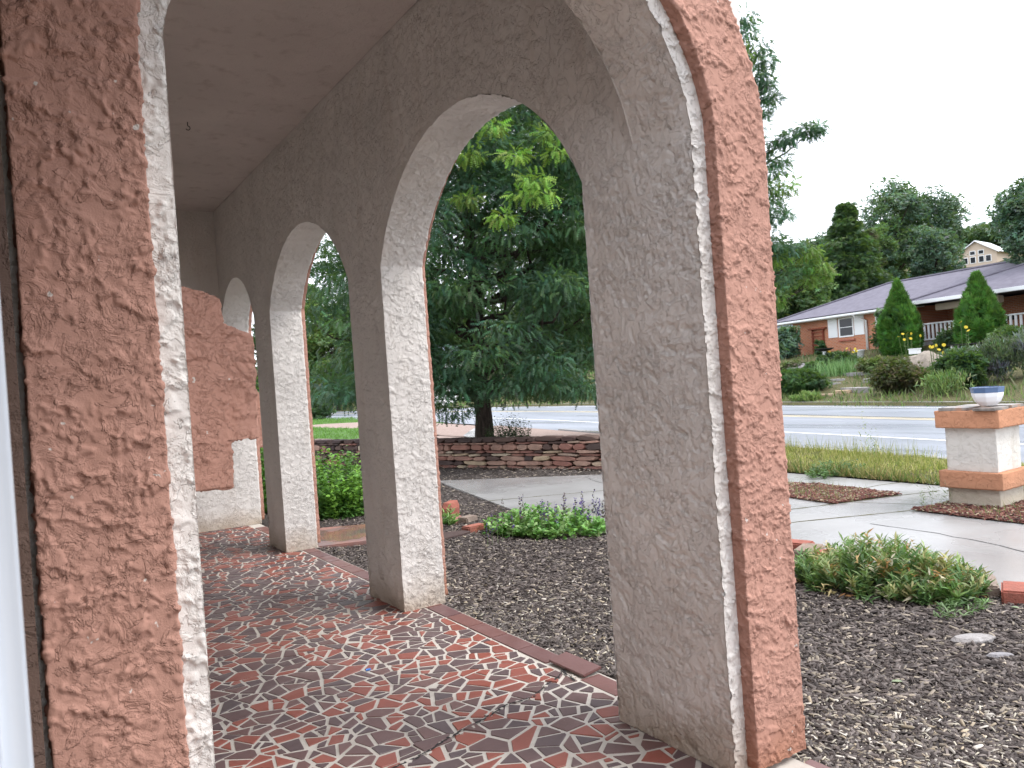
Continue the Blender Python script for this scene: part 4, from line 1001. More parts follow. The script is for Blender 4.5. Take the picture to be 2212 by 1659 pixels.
# a needle-ish fan: five narrow blades spreading in a plane
FN_V, FN_T = [], []
for a in (-.8, -.4, 0, .4, .8):
    o = len(FN_V); L = 1-.25*abs(a); dx, dy = math.sin(a)*L, math.cos(a)*L
    FN_V += [(0, 0, 0), (dx*.5-.09*dy, dy*.5+.09*dx, .04), (dx, dy, -.08), (dx*.5+.09*dy, dy*.5-.09*dx, .04)]; FN_T += [(o, o+1, o+2), (o, o+2, o+3)]
FN_V, FN_T = np.array(FN_V), np.array(FN_T)
KIND = {'frond': (FR_V, FR_T), 'leaf': (LF_V, LF_T), 'blade': (SW_V, SW_T), 'fan': (FN_V, FN_T)}
def cloud(kind, clumps, size, cols, up=0.0, droop=.5, out=.8):
    """clumps: rows of (x, y, z, rx, ry, rz, n, colour index, brightness)"""
    parts = []
    for (x, y, z, rx, ry, rz, n, ci, br) in clumps:
        n = int(n)
        q = R.normal(0, 1, (n, 3)); q /= np.linalg.norm(q, axis=1, keepdims=True); q *= R.random((n, 1))**.45
        P = np.array([x, y, z])+q*np.array([rx, ry, rz])
        d = q*out+R.normal(0, .45, (n, 3)); d[:, 2] += up-droop*.4
        c = np.array(cols[int(ci)])*br*R.uniform(.72, 1.28, (n, 1))*(1+.12*R.normal(0, 1, (n, 3)))
        V, T, K = scatter(*KIND[kind], P, rotmats(d, R.normal(0, .7, n)), R.uniform(.7, 1.3, n)*size, np.clip(c, .005, 1))
        parts.append((V, T, K))
    return merge(parts)
def crown_mesh(name, parts): V, T, K = merge(parts); return tri_mesh(name, V, T, K)
def limb(mb, a, b, r0, r1, wig=.12, k=6):
    a, b = np.array(a, float), np.array(b, float); L = np.linalg.norm(b-a)
    pts = [a+(b-a)*t+np.array([random.gauss(0, wig), random.gauss(0, wig), random.gauss(0, wig*.5)])*L*.12*(1 if 0 < t < 1 else 0) for t in np.linspace(0, 1, k)]
    mb.tube(pts, list(np.linspace(r0, r1, k)), 7)
def ellip_clumps(c, rad, n, per, r0, cols, bright=(.7, 1.25), shell=.35, flat=.45, zmin=None):
    out = []
    for _ in range(n):
        q = R.normal(0, 1, 3); q /= np.linalg.norm(q); q *= R.uniform(shell, 1)**.6
        p_ = np.array(c)+q*np.array(rad)
        if zmin is not None and p_[2] < zmin: p_[2] = zmin+R.uniform(0, .6)
        rr = r0*R.uniform(.65, 1.35)
        out.append((*p_, rr, rr, rr*flat*R.uniform(.8, 1.3), per*R.uniform(.7, 1.3), R.choice(len(cols)), R.uniform(*bright)))
    return out
def gz(x, y):
    s, t = toST(x, y); return float(Hs(s))
def tree(name, label, group, u, dep, vtop, wpx, kind, size, n, per, cols, flat=.6, crown_from=.25, trunk=.18, shell=.3, vbase=None, conical=False, rfac=.26):
    """a whole tree standing at bearing u and the given distance, its top at image height vtop"""
    P = GD(u, vtop, dep); x, y, zt = P; z0 = gz(x, y)-.1
    if z0 < -.2: z0 = -.16
    H = zt-z0; rx = wpx/2*dep/F
    t = thing(name, label, 'tree', (x, y, z0), 0, group)
    mb = MB(); mb.tube([(0, 0, -.3), (0, 0, H*.15), (random.uniform(-.15, .15), random.uniform(-.15, .15), H*.5), (0, 0, H*.92)], [trunk*1.25, trunk, trunk*.7, trunk*.15], 9)
    cl = []
    if conical:
        for _ in range(n):
            f = R.random()**1.25; rr = rx*(1-f)**.85+.15; a = R.uniform(0, 6.28); zc = H*(crown_from+(1-crown_from)*f)
            k = rr*R.uniform(.55, 1.0); cr = max(.35, rx*rfac)*(1-.55*f)*R.uniform(.7, 1.3)
            cl.append((k*math.cos(a), k*math.sin(a), zc-.2*k, cr, cr, cr*flat, per, R.choice(len(cols)), R.uniform(.7, 1.25)))
    else:
        cz = H*(crown_from+1)/2; rz = H*(1-crown_from)/2
        cl = ellip_clumps((0, 0, cz), (rx*.85, rx*.85, rz*.9), n, per, rx*rfac, cols, shell=shell, flat=flat)
        for c in cl[:14]: limb(mb, (0, 0, max(H*.15, c[2]-rx*.9)), c[:3], trunk*.4, .02)
    obj('trunk', mb.mesh('trunk', smooth=True), M['bark'], t)
    obj('crown', crown_mesh('crown', [cloud(kind, cl, size, cols, droop=.6)]), M['leaf'], t)
    return t
DKG = [(.030, .070, .030), (.040, .085, .033), (.026, .058, .030), (.05, .095, .035)]
MID = [(.065, .125, .045), (.085, .15, .052), (.055, .105, .042), (.10, .165, .06)]
YEL = [(.13, .19, .045), (.16, .22, .05), (.10, .16, .04), (.08, .13, .035)]
BLU = [(.085, .145, .10), (.105, .17, .12), (.07, .125, .092), (.13, .19, .135)]  # blue-green leaves, lightened so the colour carries the far trees' haze
LOC = [(.038, .094, .052), (.055, .122, .068), (.028, .073, .042), (.06, .125, .05), (.19, .33, .055)]

# ---- the honey locust in the raised bed
tx, ty = 8.62, 14.9
loc = thing('locust_tree', 'big dark feathery locust tree with furrowed trunk in the raised bed, framed by the arch', 'tree', (tx, ty, .3), 0)
mb = MB(); mb.tube([(0, 0, -.35), (0, 0, .05), (.02, 0, .5), (-.03, .05, 1.6), (.1, .1, 3.2), (.05, .2, 5.2), (.2, .1, 8.2)], [.29, .22, .19, .175, .15, .11, .03], 12)
cl = []
for _ in range(500):
    a = R.uniform(0, 6.28); f = R.random(); zc = 1.05+8.2*f
    rmax = 3.6*math.sqrt(max(.10, 1-((f-.40)/.74)**2)); k = rmax*R.uniform(.25, 1)**.6
    x, y = k*math.cos(a), k*math.sin(a)
    zc -= .10*k
    cl.append((x, y, zc, R.uniform(.5, .85), R.uniform(.5, .85), R.uniform(.16, .30), 170, R.choice(4), R.uniform(.65, 1.3)))
low = [(u, v, d, 4 if b else R.choice(4), b) for u, v, d, b in ((700, 850, 14.5, 0), (735, 862, 14.2, 0), (768, 872, 14.2, 0), (950, 850, 15, 0), (985, 856, 14.5, 0), (1100, 850, 14.5, 0), (1170, 846, 14.5, 0), (1230, 850, 15, 0), (1270, 856, 15, 0), (1150, 800, 14.4, 0), (985, 808, 14.6, 0), (975, 905, 14.8, 0), (1060, 275, 13.9, 1), (1205, 330, 13.9, 1), (1115, 335, 13.8, 1), (1155, 388, 13.6, 1), (1175, 420, 13.6, 1), (1130, 420, 13.7, 1), (1085, 470, 13.7, 1), (1015, 335, 13.8, .7), (1010, 430, 13.9, .55), (1190, 290, 13.9, .8))]
low += [(R.uniform(945, 1120), R.uniform(240, 500), R.uniform(14.2, 15.6), R.choice(4), 0) for _ in range(26)] + [(R.uniform(1120, 1270), R.uniform(240, 640), R.uniform(14.2, 15.6), R.choice(4), 0) for _ in range(16)]
for u, v, d, ci, b in low:
    p_ = GD(u, v-(18 if v > 800 else 0), d)-np.array([tx, ty, .3]); r_ = .27 if b else .55
    cl.append((*p_, r_, r_, r_*.35, 95 if b else 140, ci, b if b else R.uniform(.9, 1.3)))
for c in cl[::6]:
    rr = math.hypot(c[0], c[1]); limb(mb, (random.uniform(-.05, .1), random.uniform(0, .15), max(.9, c[2]-.35*rr-.2)), c[:3], .012+.016*rr, .006, .5, 7)
obj('trunk', mb.mesh('trunk', smooth=True), M['bark'], loc)
obj('crown', crown_mesh('crown', [cloud('frond', cl, .145, LOC, droop=.9, out=.9)]), M['leaf'], loc)
# ---- a second locust, mostly behind the near pier
b2 = GD(1405, 930, 19.0); t2 = thing('locust_tree', 'locust tree behind the near pier, its feathery branches reaching into the white sky', 'tree', (b2[0], b2[1], -.12), 0)
mb = MB(); mb.tube([(0, 0, -.2), (0, 0, .4), (0, .1, 2.4), (.1, 0, 5), (0, .1, 9.6)], [.24, .19, .16, .12, .03], 10)
cl = []
for _ in range(300):
    a = R.uniform(0, 6.28); f = R.random(); zc = 1.9+8.6*f; rmax = 3.15*math.sqrt(max(.05, 1-((f-.3)/.78)**2)); k = rmax*R.uniform(.25, 1)**.55
    cl.append((k*math.cos(a), k*math.sin(a), zc, R.uniform(.5, .85), R.uniform(.5, .85), R.uniform(.18, .3), 160, R.choice(4), R.uniform(.7, 1.35)))
tips = [(1605, 40, 16.5, .30, 2), (1612, 65, 16.5, .28, 1), (1640, 105, 16.5, .30, 2), (1615, 120, 16.6, .25, 4), (1655, 130, 16.5, .22, 1), (1640, 165, 16.5, .25, 2), (1660, 178, 16.5, .2, 1), (1640, 205, 16.6, .22, 1), (1668, 210, 16.6, .22, 2), (1650, 240, 16.6, .22, 1), (1685, 300, 16.7, .18, 1), (1705, 298, 16.7, .22, 2), (1732, 278, 16.7, .22, 1), (1752, 285, 16.7, .18, 2), (1770, 272, 16.7, .13, 1),
        (1640, 320, 17, .35, 0), (1665, 360, 17, .4, 1), (1680, 345, 17, .3, 3), (1690, 400, 17, .35, 4), (1665, 420, 17, .4, 3), (1650, 470, 17, .4, 0), (1690, 460, 17.2, .3, 1), (1655, 520, 17.2, .45, 0), (1690, 540, 17.2, .35, 2), (1670, 560, 17.2, .35, 4), (1720, 530, 17.3, .25, 1), (1745, 545, 17.3, .3, 4), (1770, 575, 17.3, .25, 4), (1730, 580, 17.4, .3, 3), (1690, 600, 17.5, .4, 1), (1670, 640, 17.5, .35, 4), (1750, 600, 17.4, .25, 4), (1785, 592, 17.4, .16, 4)]
for u, v, d, r_, ci in tips:
    p_ = GD(u, v, d)-np.array([b2[0], b2[1], -.12]); cl.append((*p_, r_, r_, r_*.55, 50+r_*230, ci, R.uniform(.55, .8) if ci == 4 else R.uniform(1., 1.5)))
for c in cl[::5]+cl[-len(tips):]:
    rr = math.hypot(c[0], c[1]); limb(mb, (0, 0, max(1.5, c[2]-.45*rr)), c[:3], .01+.014*rr, .005, .4, 6)
obj('trunk', mb.mesh('trunk', smooth=True), M['bark'], t2)
obj('crown', crown_mesh('crown', [cloud('frond', cl, .145, LOC, droop=.9, out=.9)]), M['leaf'], t2)

# ---- trees beyond the road
TG = 'trees beyond the road'
tree('spruce_tree', 'broad dark conifer rising behind the left end of the brick house roof', TG, 1826, 64, 446, 215, 'fan', .36, 300, 70, MID[:2]+DKG, conical=True, crown_from=.04, flat=.5)
tree('tall_tree', 'tall airy tree with rounded top left of the paler one, behind the brick roof', TG, 1925, 78, 386, 160, 'leaf', .24, 110, 80, BLU+MID[:2], crown_from=.25, flat=.7)
tree('tall_tree', 'tallest pale blue-green airy tree above the middle of the brick roof', TG, 1998, 80, 398, 165, 'leaf', .24, 110, 80, BLU, crown_from=.22, flat=.7)
tree('bushy_tree', 'rounded blue-green tree low behind the ridge of the brick roof', TG, 2012, 70, 470, 112, 'leaf', .22, 90, 80, BLU, crown_from=.1, flat=.75)
tree('dead_tree', 'brownish half-dead conifer between the dark conifer and the airy trees', TG, 1880, 66, 500, 80, 'fan', .34, 70, 40, [(.16, .13, .10), (.12, .11, .08), (.08, .10, .06)], conical=True, crown_from=.1)
tree('bushy_tree', 'dark rounded tree below the white-gabled house on the hill', TG, 2010, 92, 505, 100, 'leaf', .26, 70, 70, DKG+BLU[:2], crown_from=.1)
tree('hill_tree', 'dark tree on the skyline behind the white-gabled house', TG, 2105, 135, 492, 200, 'leaf', .4, 80, 70, DKG, crown_from=.1)
tree('big_tree', 'large blue-green tree at the right edge of the photo overhanging the brick roof', TG, 2262, 37, 372, 240, 'leaf', .15, 190, 130, BLU+DKG[:1], crown_from=.42, flat=.55, trunk=.22, rfac=.24)
tree('understorey_tree', 'thin-stemmed yellow-green tree between the near pier and the dark conifer', TG, 1722, 56, 520, 150, 'leaf', .2, 120, 70, MID+YEL[:1], crown_from=.15)
tree('understorey_tree', 'darker thin tree half hidden behind the near pier, left of the yellow-green one', TG, 1650, 58, 500, 130, 'leaf', .2, 90, 70, MID+DKG, crown_from=.1)
tree('bushy_tree', 'grey-green leafy tree filling the gap just left of the broad dark conifer', TG, 1762, 68, 498, 130, 'leaf', .22, 110, 80, BLU+MID[:2], crown_from=.08, flat=.7)
tree('bushy_tree', 'leafy tree between the broad dark conifer and the airy trees, low behind the roof', TG, 1886, 72, 470, 120, 'leaf', .22, 100, 80, BLU[:2]+MID, crown_from=.08, flat=.7)
for (u, d, vt, wp, cn, lb) in ((585, 75, 540, 190, 1, 'conifer seen through the farthest arch'), (655, 88, 600, 150, 0, 'yellow-green tree left in the middle arch'), (712, 74, 612, 150, 0, 'bright yellow-green tree centred in the middle arch'), (775, 92, 560, 150, 1, 'dark conifer right in the middle arch'), (850, 84, 520, 190, 0, 'tree hidden behind the middle pier'), (955, 82, 560, 180, 0, 'pale green tree beyond the locust on its left'), (1050, 96, 470, 210, 1, 'dark conifer directly behind the big locust'), (1150, 80, 470, 190, 0, 'leafy tree beyond the locust on its right'), (1250, 84, 500, 190, 0, 'leafy tree behind the locust next to the near pier'), (1370, 80, 520, 200, 0, 'tree behind the near pier'), (1510, 72, 520, 200, 1, 'conifer behind the near pier on its right')):
    tree('far_tree', 'far '+lb+' across the road', TG, u, d, vt, wp, 'fan' if cn else 'leaf', .42 if cn else .30, 110, 55, (DKG+MID[:1]) if cn else (YEL+MID), conical=bool(cn), crown_from=.05, flat=.6)
# the wooded hillside that closes the view far behind
hills = []
for k in range(150):
    s = R.uniform(85, 190); t = R.uniform(-60, 230); x, y = ST(s, t); z = float(Hs(s-0)); r_ = R.uniform(4, 7)
    pr_ = np.array([x, y, z+r_*.6-EYE]); uu = 1106+F*(pr_@RT)/(pr_@FW)
    if 2030 < uu < 2190 and s < 118: continue
    hills.append((x, y, z+r_*.6, r_, r_, r_*.9, 150, R.choice(4), R.uniform(.7, 1.2)))
tag(obj('far_wood', crown_mesh('far_wood', [cloud('leaf', hills, .8, DKG[:2]+BLU[:2])]), M['leaf']), 'distant wooded hillside', None, None, 'stuff')
# ================================================================== PLANTS NEAR THE PORCH
def plant(name, label, cat, x, y, z, parts, group=None):
    t = thing(name, label, cat, (x, y, z), 0, group)
    for nm, me, mt in parts: obj(nm, me, mt, t)
    return t
def sprigs(n, rad, h, stem_l, cols, kind='leaf', size=.06, per=7, up=.6, flat=1.0, lean=.5, core=0.0):
    """upright leafy sprigs rising from a patch: leaves set along each stem"""
    P, D, S_, K = [], [], [], []
    for _ in range(n):
        a = R.uniform(0, 6.28); k = math.sqrt(R.random())*1.0; x, y = rad[0]*k*math.cos(a), rad[1]*k*math.sin(a)
        hh = h*(1-.55*k*k)*R.uniform(.65, 1.15); ln = lean*k*R.uniform(.3, 1.2)
        d = np.array([math.cos(a)*ln, math.sin(a)*ln, 1.0]); d /= np.linalg.norm(d); c = np.array(cols[R.integers(len(cols))])*R.uniform(.7, 1.3)
        z0 = max(.01, hh-stem_l)
        for i in range(per):
            f = (i+.5)/per; p_ = np.array([x, y, z0])+d*(hh-z0)*f; b = R.uniform(0, 6.28); o = np.array([math.cos(b), math.sin(b), up+R.normal(0, .3)])
            P.append(p_); D.append(o); S_.append(size*R.uniform(.7, 1.25)*(1.1-.35*f)); K.append(c*R.uniform(.85, 1.15))
    V, T, C_ = scatter(*KIND[kind], np.array(P), rotmats(np.array(D), R.normal(0, .5, len(P))), np.array(S_), np.clip(np.array(K), .005, 1))
    return V, T, C_
def tm(name, parts): V, T, K = merge(parts); return tri_mesh(name, V, T, K)
BLADE1 = np.array([(-.06, 0, 0), (.06, 0, 0), (.10, .45, .06), (-.10, .45, .06), (0, 1, -.06)]); KIND['lance'] = (BLADE1, np.array([(0, 1, 2), (0, 2, 3), (3, 2, 4)]))
OVAL = np.array([(0, 0, 0), (.28, .35, .06), (.2, .75, .03), (0, 1, -.10), (-.2, .75, .03), (-.28, .35, .06)]); KIND['oval'] = (OVAL, np.array([(0, 1, 5), (1, 2, 4), (1, 4, 5), (2, 3, 4)]))
# purple sage in the middle of the near arch
SGC = [(.13, .30, .06), (.16, .34, .075), (.09, .22, .05), (.20, .36, .10), (.24, .36, .14)]
sx_, sy_ = G(1180, 1148, -.1); dxs, dys = G(1290, 1150, -.1); axs = math.atan2(dys-sy_, dxs-sx_)
sage = thing('sage_plant', 'bright green sage with purple flower spikes in the mulch, framed by the near arch', 'flowering plant', (sx_, sy_, -.11), axs)
obj('foliage', tm('foliage', [sprigs(230, (.66, .36), .27, .2, SGC, 'oval', .072, 10, .5, lean=.8), sprigs(60, (.75, .42), .10, .09, SGC[2:3]+SGC[4:], 'oval', .05, 7, .2, lean=1.2)]), M['leaf'], sage)
obj('dead_stems', tm('dead_stems', [scatter(*KIND['blade'], np.column_stack([R.normal(0, .4, 90), R.normal(-.1, .2, 90), R.uniform(.0, .06, 90)]), rotmats(np.column_stack([R.normal(0, 1, 90), R.normal(0, 1, 90), R.uniform(0, .25, 90)]), R.normal(0, 1, 90)), np.column_stack([np.full(90, .03), R.uniform(.12, .3, 90), np.full(90, .1)]), np.tile([.16, .12, .07], (90, 1)))]), M['leaf'], sage)['kind'] = 'stuff'
ca, sa = math.cos(-axs), math.sin(-axs)
for u, vb, vt, pur in ((1062, 1150, 1112, .6), (1074, 1148, 1098, .3), (1083, 1142, 1078, .25), (1124, 1120, 1075, .35), (1131, 1118, 1070, .3), (1168, 1118, 1082, .8), (1175, 1118, 1084, .6), (1185, 1120, 1085, .5), (1215, 1108, 1072, .3), (1221, 1108, 1066, .25), (1242, 1108, 1078, .7), (1254, 1108, 1074, 1), (1260, 1104, 1064, .3), (1280, 1106, 1060, .3), (1287, 1104, 1080, 1), (1295, 1106, 1078, .8), (1300, 1108, 1084, .3), (1270, 1112, 1094, .9), (1306, 1112, 1090, .4), (1200, 1124, 1092, .5), (1105, 1132, 1108, .4), (1052, 1152, 1128, .5)):
    dd = 7.4+random.uniform(-.15, .15); b = GD(u, vb, dd); t_ = GD(u+random.uniform(-3, 3), vt, dd); q = []
    for p_ in (b-np.array([0, 0, .12]), t_):
        p_ = p_-np.array([sx_, sy_, -.11]); q.append(np.array([ca*p_[0]-sa*p_[1], sa*p_[0]+ca*p_[1], p_[2]]))
    L = np.linalg.norm(q[1]-q[0]); n = 26; f = np.repeat(np.linspace(.35, 1, 13), 2)[:n]; P = q[0]+(q[1]-q[0])*f[:, None]+R.normal(0, .004, (n, 3))
    a = R.uniform(0, 6.28, n); D = np.column_stack([np.cos(a), np.sin(a), np.full(n, .7)])
    K = np.where((R.random(n) < pur)[:, None], np.array([[.10, .055, .24]]), np.array([[.11, .075, .085]]))*R.uniform(.7, 1.4, (n, 1))
    V1 = scatter(*KIND['oval'], P, rotmats(D, R.normal(0, 1, n)), np.full(n, .030)*(1.25-.6*f), K)
    V2 = scatter(*KIND['blade'], np.array([q[0]]), rotmats(np.array([q[1]-q[0]]), np.zeros(1)), np.array([[.07, L, .02]]), np.array([[.10, .15, .06]]))
    obj('flower_spike', tm('flower_spike', [V1, V2]), M['petal'], sage)
# low lance-leaved shrub at the right with dry blooms
lx_, ly_ = G(1910, 1268, -.1); ex, ey = G(2080, 1290, -.1); al = math.atan2(ey-ly_, ex-lx_)
LNC = [(.11, .21, .065), (.15, .26, .09), (.085, .16, .06), (.24, .30, .13), (.20, .31, .10), (.34, .32, .14)]
DRY = [(.45, .36, .18), (.36, .24, .10), (.55, .50, .36), (.42, .20, .07)]
sh = thing('leafy_shrub', 'low spreading shrub of narrow leaves and dry tan blooms beside the edging bricks', 'shrub', (lx_, ly_, -.11), al)
obj('foliage', tm('foliage', [sprigs(250, (.60, .34), .33, .2, LNC, 'lance', .085, 20, .75, lean=.7), sprigs(100, (.68, .40), .16, .14, LNC[:3], 'lance', .075, 14, .3, lean=1.3)]), M['leaf'], sh)
obj('dry_blooms', tm('dry_blooms', [sprigs(95, (.55, .30), .345, .09, DRY, 'lance', .065, 8, .4, lean=.7), sprigs(60, (.6, .38), .16, .12, DRY, 'lance', .08, 8, -.3, lean=1.0)]), M['leaf'], sh)['kind'] = 'stuff'
wx, wy = G(2075, 1318, -.1)
plant('mulch_weed', 'small grey-green weed sprawling at the foot of the low leafy shrub', 'weed', wx, wy, -.115, [('foliage', tm('foliage', [sprigs(30, (.22, .10), .09, .08, [(.18, .25, .13), (.12, .2, .08)], 'lance', .05, 7, .3, lean=1.2)]), M['leaf'])])
# green bush outside the middle arch
bx_, by_ = G(722, 1112, -.1)
BSH = [(.16, .33, .045), (.12, .27, .045), (.08, .19, .04), (.20, .38, .06)]
plant('green_bush', 'rounded bright green bush behind the red step slab, seen through the middle arch', 'bush', bx_, by_, -.12, [
    ('foliage', tm('foliage', [sprigs(300, (.50, .50), .86, .6, BSH, 'oval', .075, 18, .4, lean=.35)]), M['leaf']),
    ('lower_leaves', tm('lower_leaves', [sprigs(150, (.62, .55), .34, .3, BSH[2:3]+[(.05, .12, .03)], 'oval', .08, 10, .1, lean=.6)]), M['leaf'])])
wx, wy = G(775, 1085, -.1)
plant('tall_weed', 'spindly weed with small leaves to the right of the rounded bright green bush', 'weed', wx, wy, -.12, [('foliage', tm('foliage', [sprigs(26, (.16, .16), .75, .6, [(.14, .24, .07), (.2, .26, .1)], 'oval', .045, 14, .4, lean=.2)]), M['leaf'])])
wx, wy = G(556, 1108, -.1)
plant('green_bush', 'dark green bush outside the farthest arch, glimpsed beside its pier', 'bush', wx, wy, -.12, [('foliage', tm('foliage', [sprigs(260, (.55, .55), 1.9, 1.5, BSH[:3], 'oval', .09, 22, .3, lean=.2)]), M['leaf'])])
wx, wy = G(964, 1132, -.1)
plant('arch_weed', 'pale green weed growing against the terracotta edge of the second pier', 'weed', wx, wy, -.12, [('foliage', tm('foliage', [sprigs(22, (.10, .12), .22, .2, SGC, 'lance', .09, 9, .7, lean=.4)]), M['leaf'])])
wx, wy, wz = GD(1098, 935, 16.0)
plant('dark_bush', 'small dark bush growing against the right side of the big tree trunk', 'bush', wx, wy, .25, [
    ('foliage', tm('foliage', [sprigs(200, (.42, .42), .62, .5, [(.035, .055, .035), (.05, .075, .045), (.03, .045, .03)], 'oval', .05, 12, .2, lean=.5)]), M['leaf'])])
wx, wy = G(690, 906, -.1)
plant('dark_bush', 'dark round bush at the lawn edge beside the road, seen through the middle arch', 'bush', wx, wy, -.1, [
    ('foliage', tm('foliage', [cloud('leaf', ellip_clumps((0, 0, .75), (.9, .9, .7), 30, 60, .35, DKG), .13, DKG)]), M['leaf'])])
# pale weed by the pillar and the tall roadside weed
for u, v, h, lb in ((2010, 1092, .38, 'pale grey-green weed standing left of the gate pillar'), (2047, 1090, .42, 'thin pale weed touching the left face of the gate pillar')):
    wx, wy = G(u, v, -.1); plant('pale_weed', lb, 'weed', wx, wy, -.1, [('foliage', tm('foliage', [sprigs(9, (.13, .10), h, h*.9, [(.34, .36, .26), (.25, .3, .18)], 'lance', .05, 9, .5, lean=.5)]), M['leaf'])])
wx, wy = G(1878, 992, -.1)
plant('roadside_weed', 'single tall thin weed with open seed head at the road edge', 'weed', wx, wy, -.1, [('foliage', tm('foliage', [sprigs(5, (.12, .10), .95, .9, [(.2, .26, .1), (.3, .32, .16)], 'lance', .07, 14, .6, lean=.35)]), M['leaf'])])
wx, wy = G(1800, 1032, -.1)
plant('bindweed', 'dark green leafy weed patch at the sidewalk side of the yellow verge grass', 'weed', wx+.25, wy+.15, -.1, [('foliage', tm('foliage', [sprigs(90, (.55, .22), .22, .2, [(.07, .13, .045), (.1, .17, .06)], 'oval', .05, 8, .3, lean=.7)]), M['leaf'])])

# ================================================================== THE GARDEN ACROSS THE ROAD
def V(u, s, dz=0.0):
    v = 800.0
    for _ in range(6):
        P = plane_s(u, v, s); z = gz(P[0], P[1]); v += (P[2]-z)*F/(P@FW-EYE*FW[2])
    return P[0], P[1], z+dz
def px_m(u, s): x, y, z = V(u, s); return F/(x*FW[0]+y*FW[1])
ANG = math.atan2(E1[1], E1[0])
def shrub(name, label, cat, u, s, wpx, h, n, per, size, cols, kind='leaf', flat=.7, depth=.7, group=None, rfac=.35, dz=-.05, **kw):
    x, y, z = V(u, s); r_ = wpx/2/px_m(u, s); t = thing(name, label, cat, (x, y, z+dz), ANG, group)
    cl = ellip_clumps((0, 0, h*.5), (r_*.8, r_*depth*.8, h*.42), n, per, min(r_, h)*rfac, cols, flat=flat, zmin=.05)
    obj('foliage', crown_mesh('foliage', [cloud(kind, cl, size, cols, **kw)]), M['leaf'], t)
    return t
GG = 'shrubs in the garden across the road'
JUN = [(.05, .12, .035), (.07, .15, .04), (.04, .09, .035)]
for u, h_, w_, lb in ((1948, 0, 80, 'bright green cone-shaped evergreen left of the white porch railing'), (2120, 0, 88, 'bright green cone-shaped evergreen in front of the porch, right of the railing')):
    s = 30.6; x, y, z = V(u, s); zt = plane_s(u-5, 618 if u < 2000 else 598, s)[2]; H = zt-z; r_ = w_/2/px_m(u, s)
    t = thing('cone_evergreen', lb, 'evergreen', (x, y, z-.05), 0, 'cone evergreens before the brick house'); cl = []
    for _ in range(330):
        f = R.random()**1.15; a = R.uniform(0, 6.28); k = r_*min(1, 1.85*(1-f))*(.80+.20*min(1, f*5))
        cl.append((k*.86*math.cos(a), k*.86*math.sin(a), H*f*.98, .15*(1-.6*f), .15*(1-.6*f), .34, 26, R.choice(4), R.uniform(.75, 1.3)))
    obj('foliage', crown_mesh('foliage', [cloud('fan', cl, .26, [(.055, .16, .03), (.07, .19, .035), (.045, .125, .03), (.10, .23, .045)], up=1.1, droop=0, out=.6)]), M['leaf'], t)
    obj('trunk', MB().tube([(0, 0, -.1), (0, 0, H*.7)], [.08, .02], 6).mesh('trunk'), M['bark'], t)
shrub('juniper_mound', 'dark blue-green juniper mound left of the left cone-shaped evergreen', 'shrub', 1922, 31.3, 72, 1.7, 60, 60, .16, DKG, 'fan', group=GG)
shrub('climbing_rose', 'pale-leaved climber over the shutter left of the left cone-shaped evergreen', 'shrub', 1910, 32.4, 26, 2.5, 22, 40, .12, [(.25, .32, .26), (.12, .2, .1), (.4, .42, .40)], group=GG, flat=1.0)
shrub('corner_bush', 'blue-green bush hiding the left corner of the brick house', 'bush', 1703, 31.6, 62, 2.0, 60, 60, .15, BLU+DKG[:1], group=GG)
shrub('box_bush', 'small dark cone bush at the foot of the red trellis', 'bush', 1772, 31.6, 30, 1.05, 22, 50, .10, DKG, group=GG)
shrub('front_juniper', 'wide spreading green juniper at the kerb, left end of the garden across the road', 'shrub', 1728, 22.6, 130, 1.15, 90, 60, .20, JUN, 'fan', group=GG, flat=.35, droop=.8)
shrub('front_grass_clump', 'pale grassy growth below the wide spreading juniper', 'grass clump', 1740, 21.3, 95, .30, 40, 40, .16, [(.13, .2, .06), (.18, .25, .08)], 'lance', group=GG, up=1.2, droop=0)
shrub('russet_yew', 'rounded russet-brown evergreen shrub beside the flagstone steps', 'shrub', 1938, 22.9, 122, 1.2, 80, 70, .13, [(.075, .065, .03), (.10, .075, .035), (.06, .07, .03), (.05, .045, .025)], 'fan', group=GG)
shrub('light_green_weeds', 'tall light green weeds right of the russet-brown shrub', 'weeds', 2045, 22.3, 120, .8, 50, 26, .16, [(.13, .2, .06), (.10, .17, .055), (.18, .24, .09)], 'lance', group=GG, up=1.0, droop=0)
shrub('dark_green_shrub', 'dark green leafy shrub behind the white planter on the gate pillar', 'shrub', 2080, 23.4, 110, 1.3, 60, 70, .14, DKG+MID[:1], group=GG)
shrub('russian_sage', 'hazy blue-purple sage shrub at the right edge, left part beside the planter', 'shrub', 2150, 24.4, 110, 1.5, 60, 60, .15, [(.11, .14, .10), (.14, .14, .18), (.09, .13, .07)], 'lance', group=GG, up=1.1, droop=0)
shrub('russian_sage', 'hazy blue-purple sage shrub cut by the right edge of the photo', 'shrub', 2225, 25.0, 120, 1.6, 60, 60, .15, [(.11, .14, .10), (.15, .15, .19), (.10, .13, .08)], 'lance', group=GG, up=1.1, droop=0)
shrub('weedy_clump', 'green leafy clump under the right-hand porch railing', 'weeds', 2190, 29.5, 110, 1.0, 50, 60, .14, MID, group=GG)
shrub('weedy_clump', 'grey-green low growth between the boulder and the right cone-shaped evergreen', 'weeds', 2080, 28.0, 110, .55, 40, 50, .13, BLU, group=GG)
shrub('porch_fern', 'dark green ferny shrub below the white porch railing', 'shrub', 2052, 31.0, 60, 1.05, 34, 50, .15, DKG, 'fan', group=GG)
shrub('low_growth', 'low dark growth beneath the yellow daisies', 'weeds', 1805, 29.2, 110, .6, 50, 50, .12, DKG+MID[:2], group=GG)
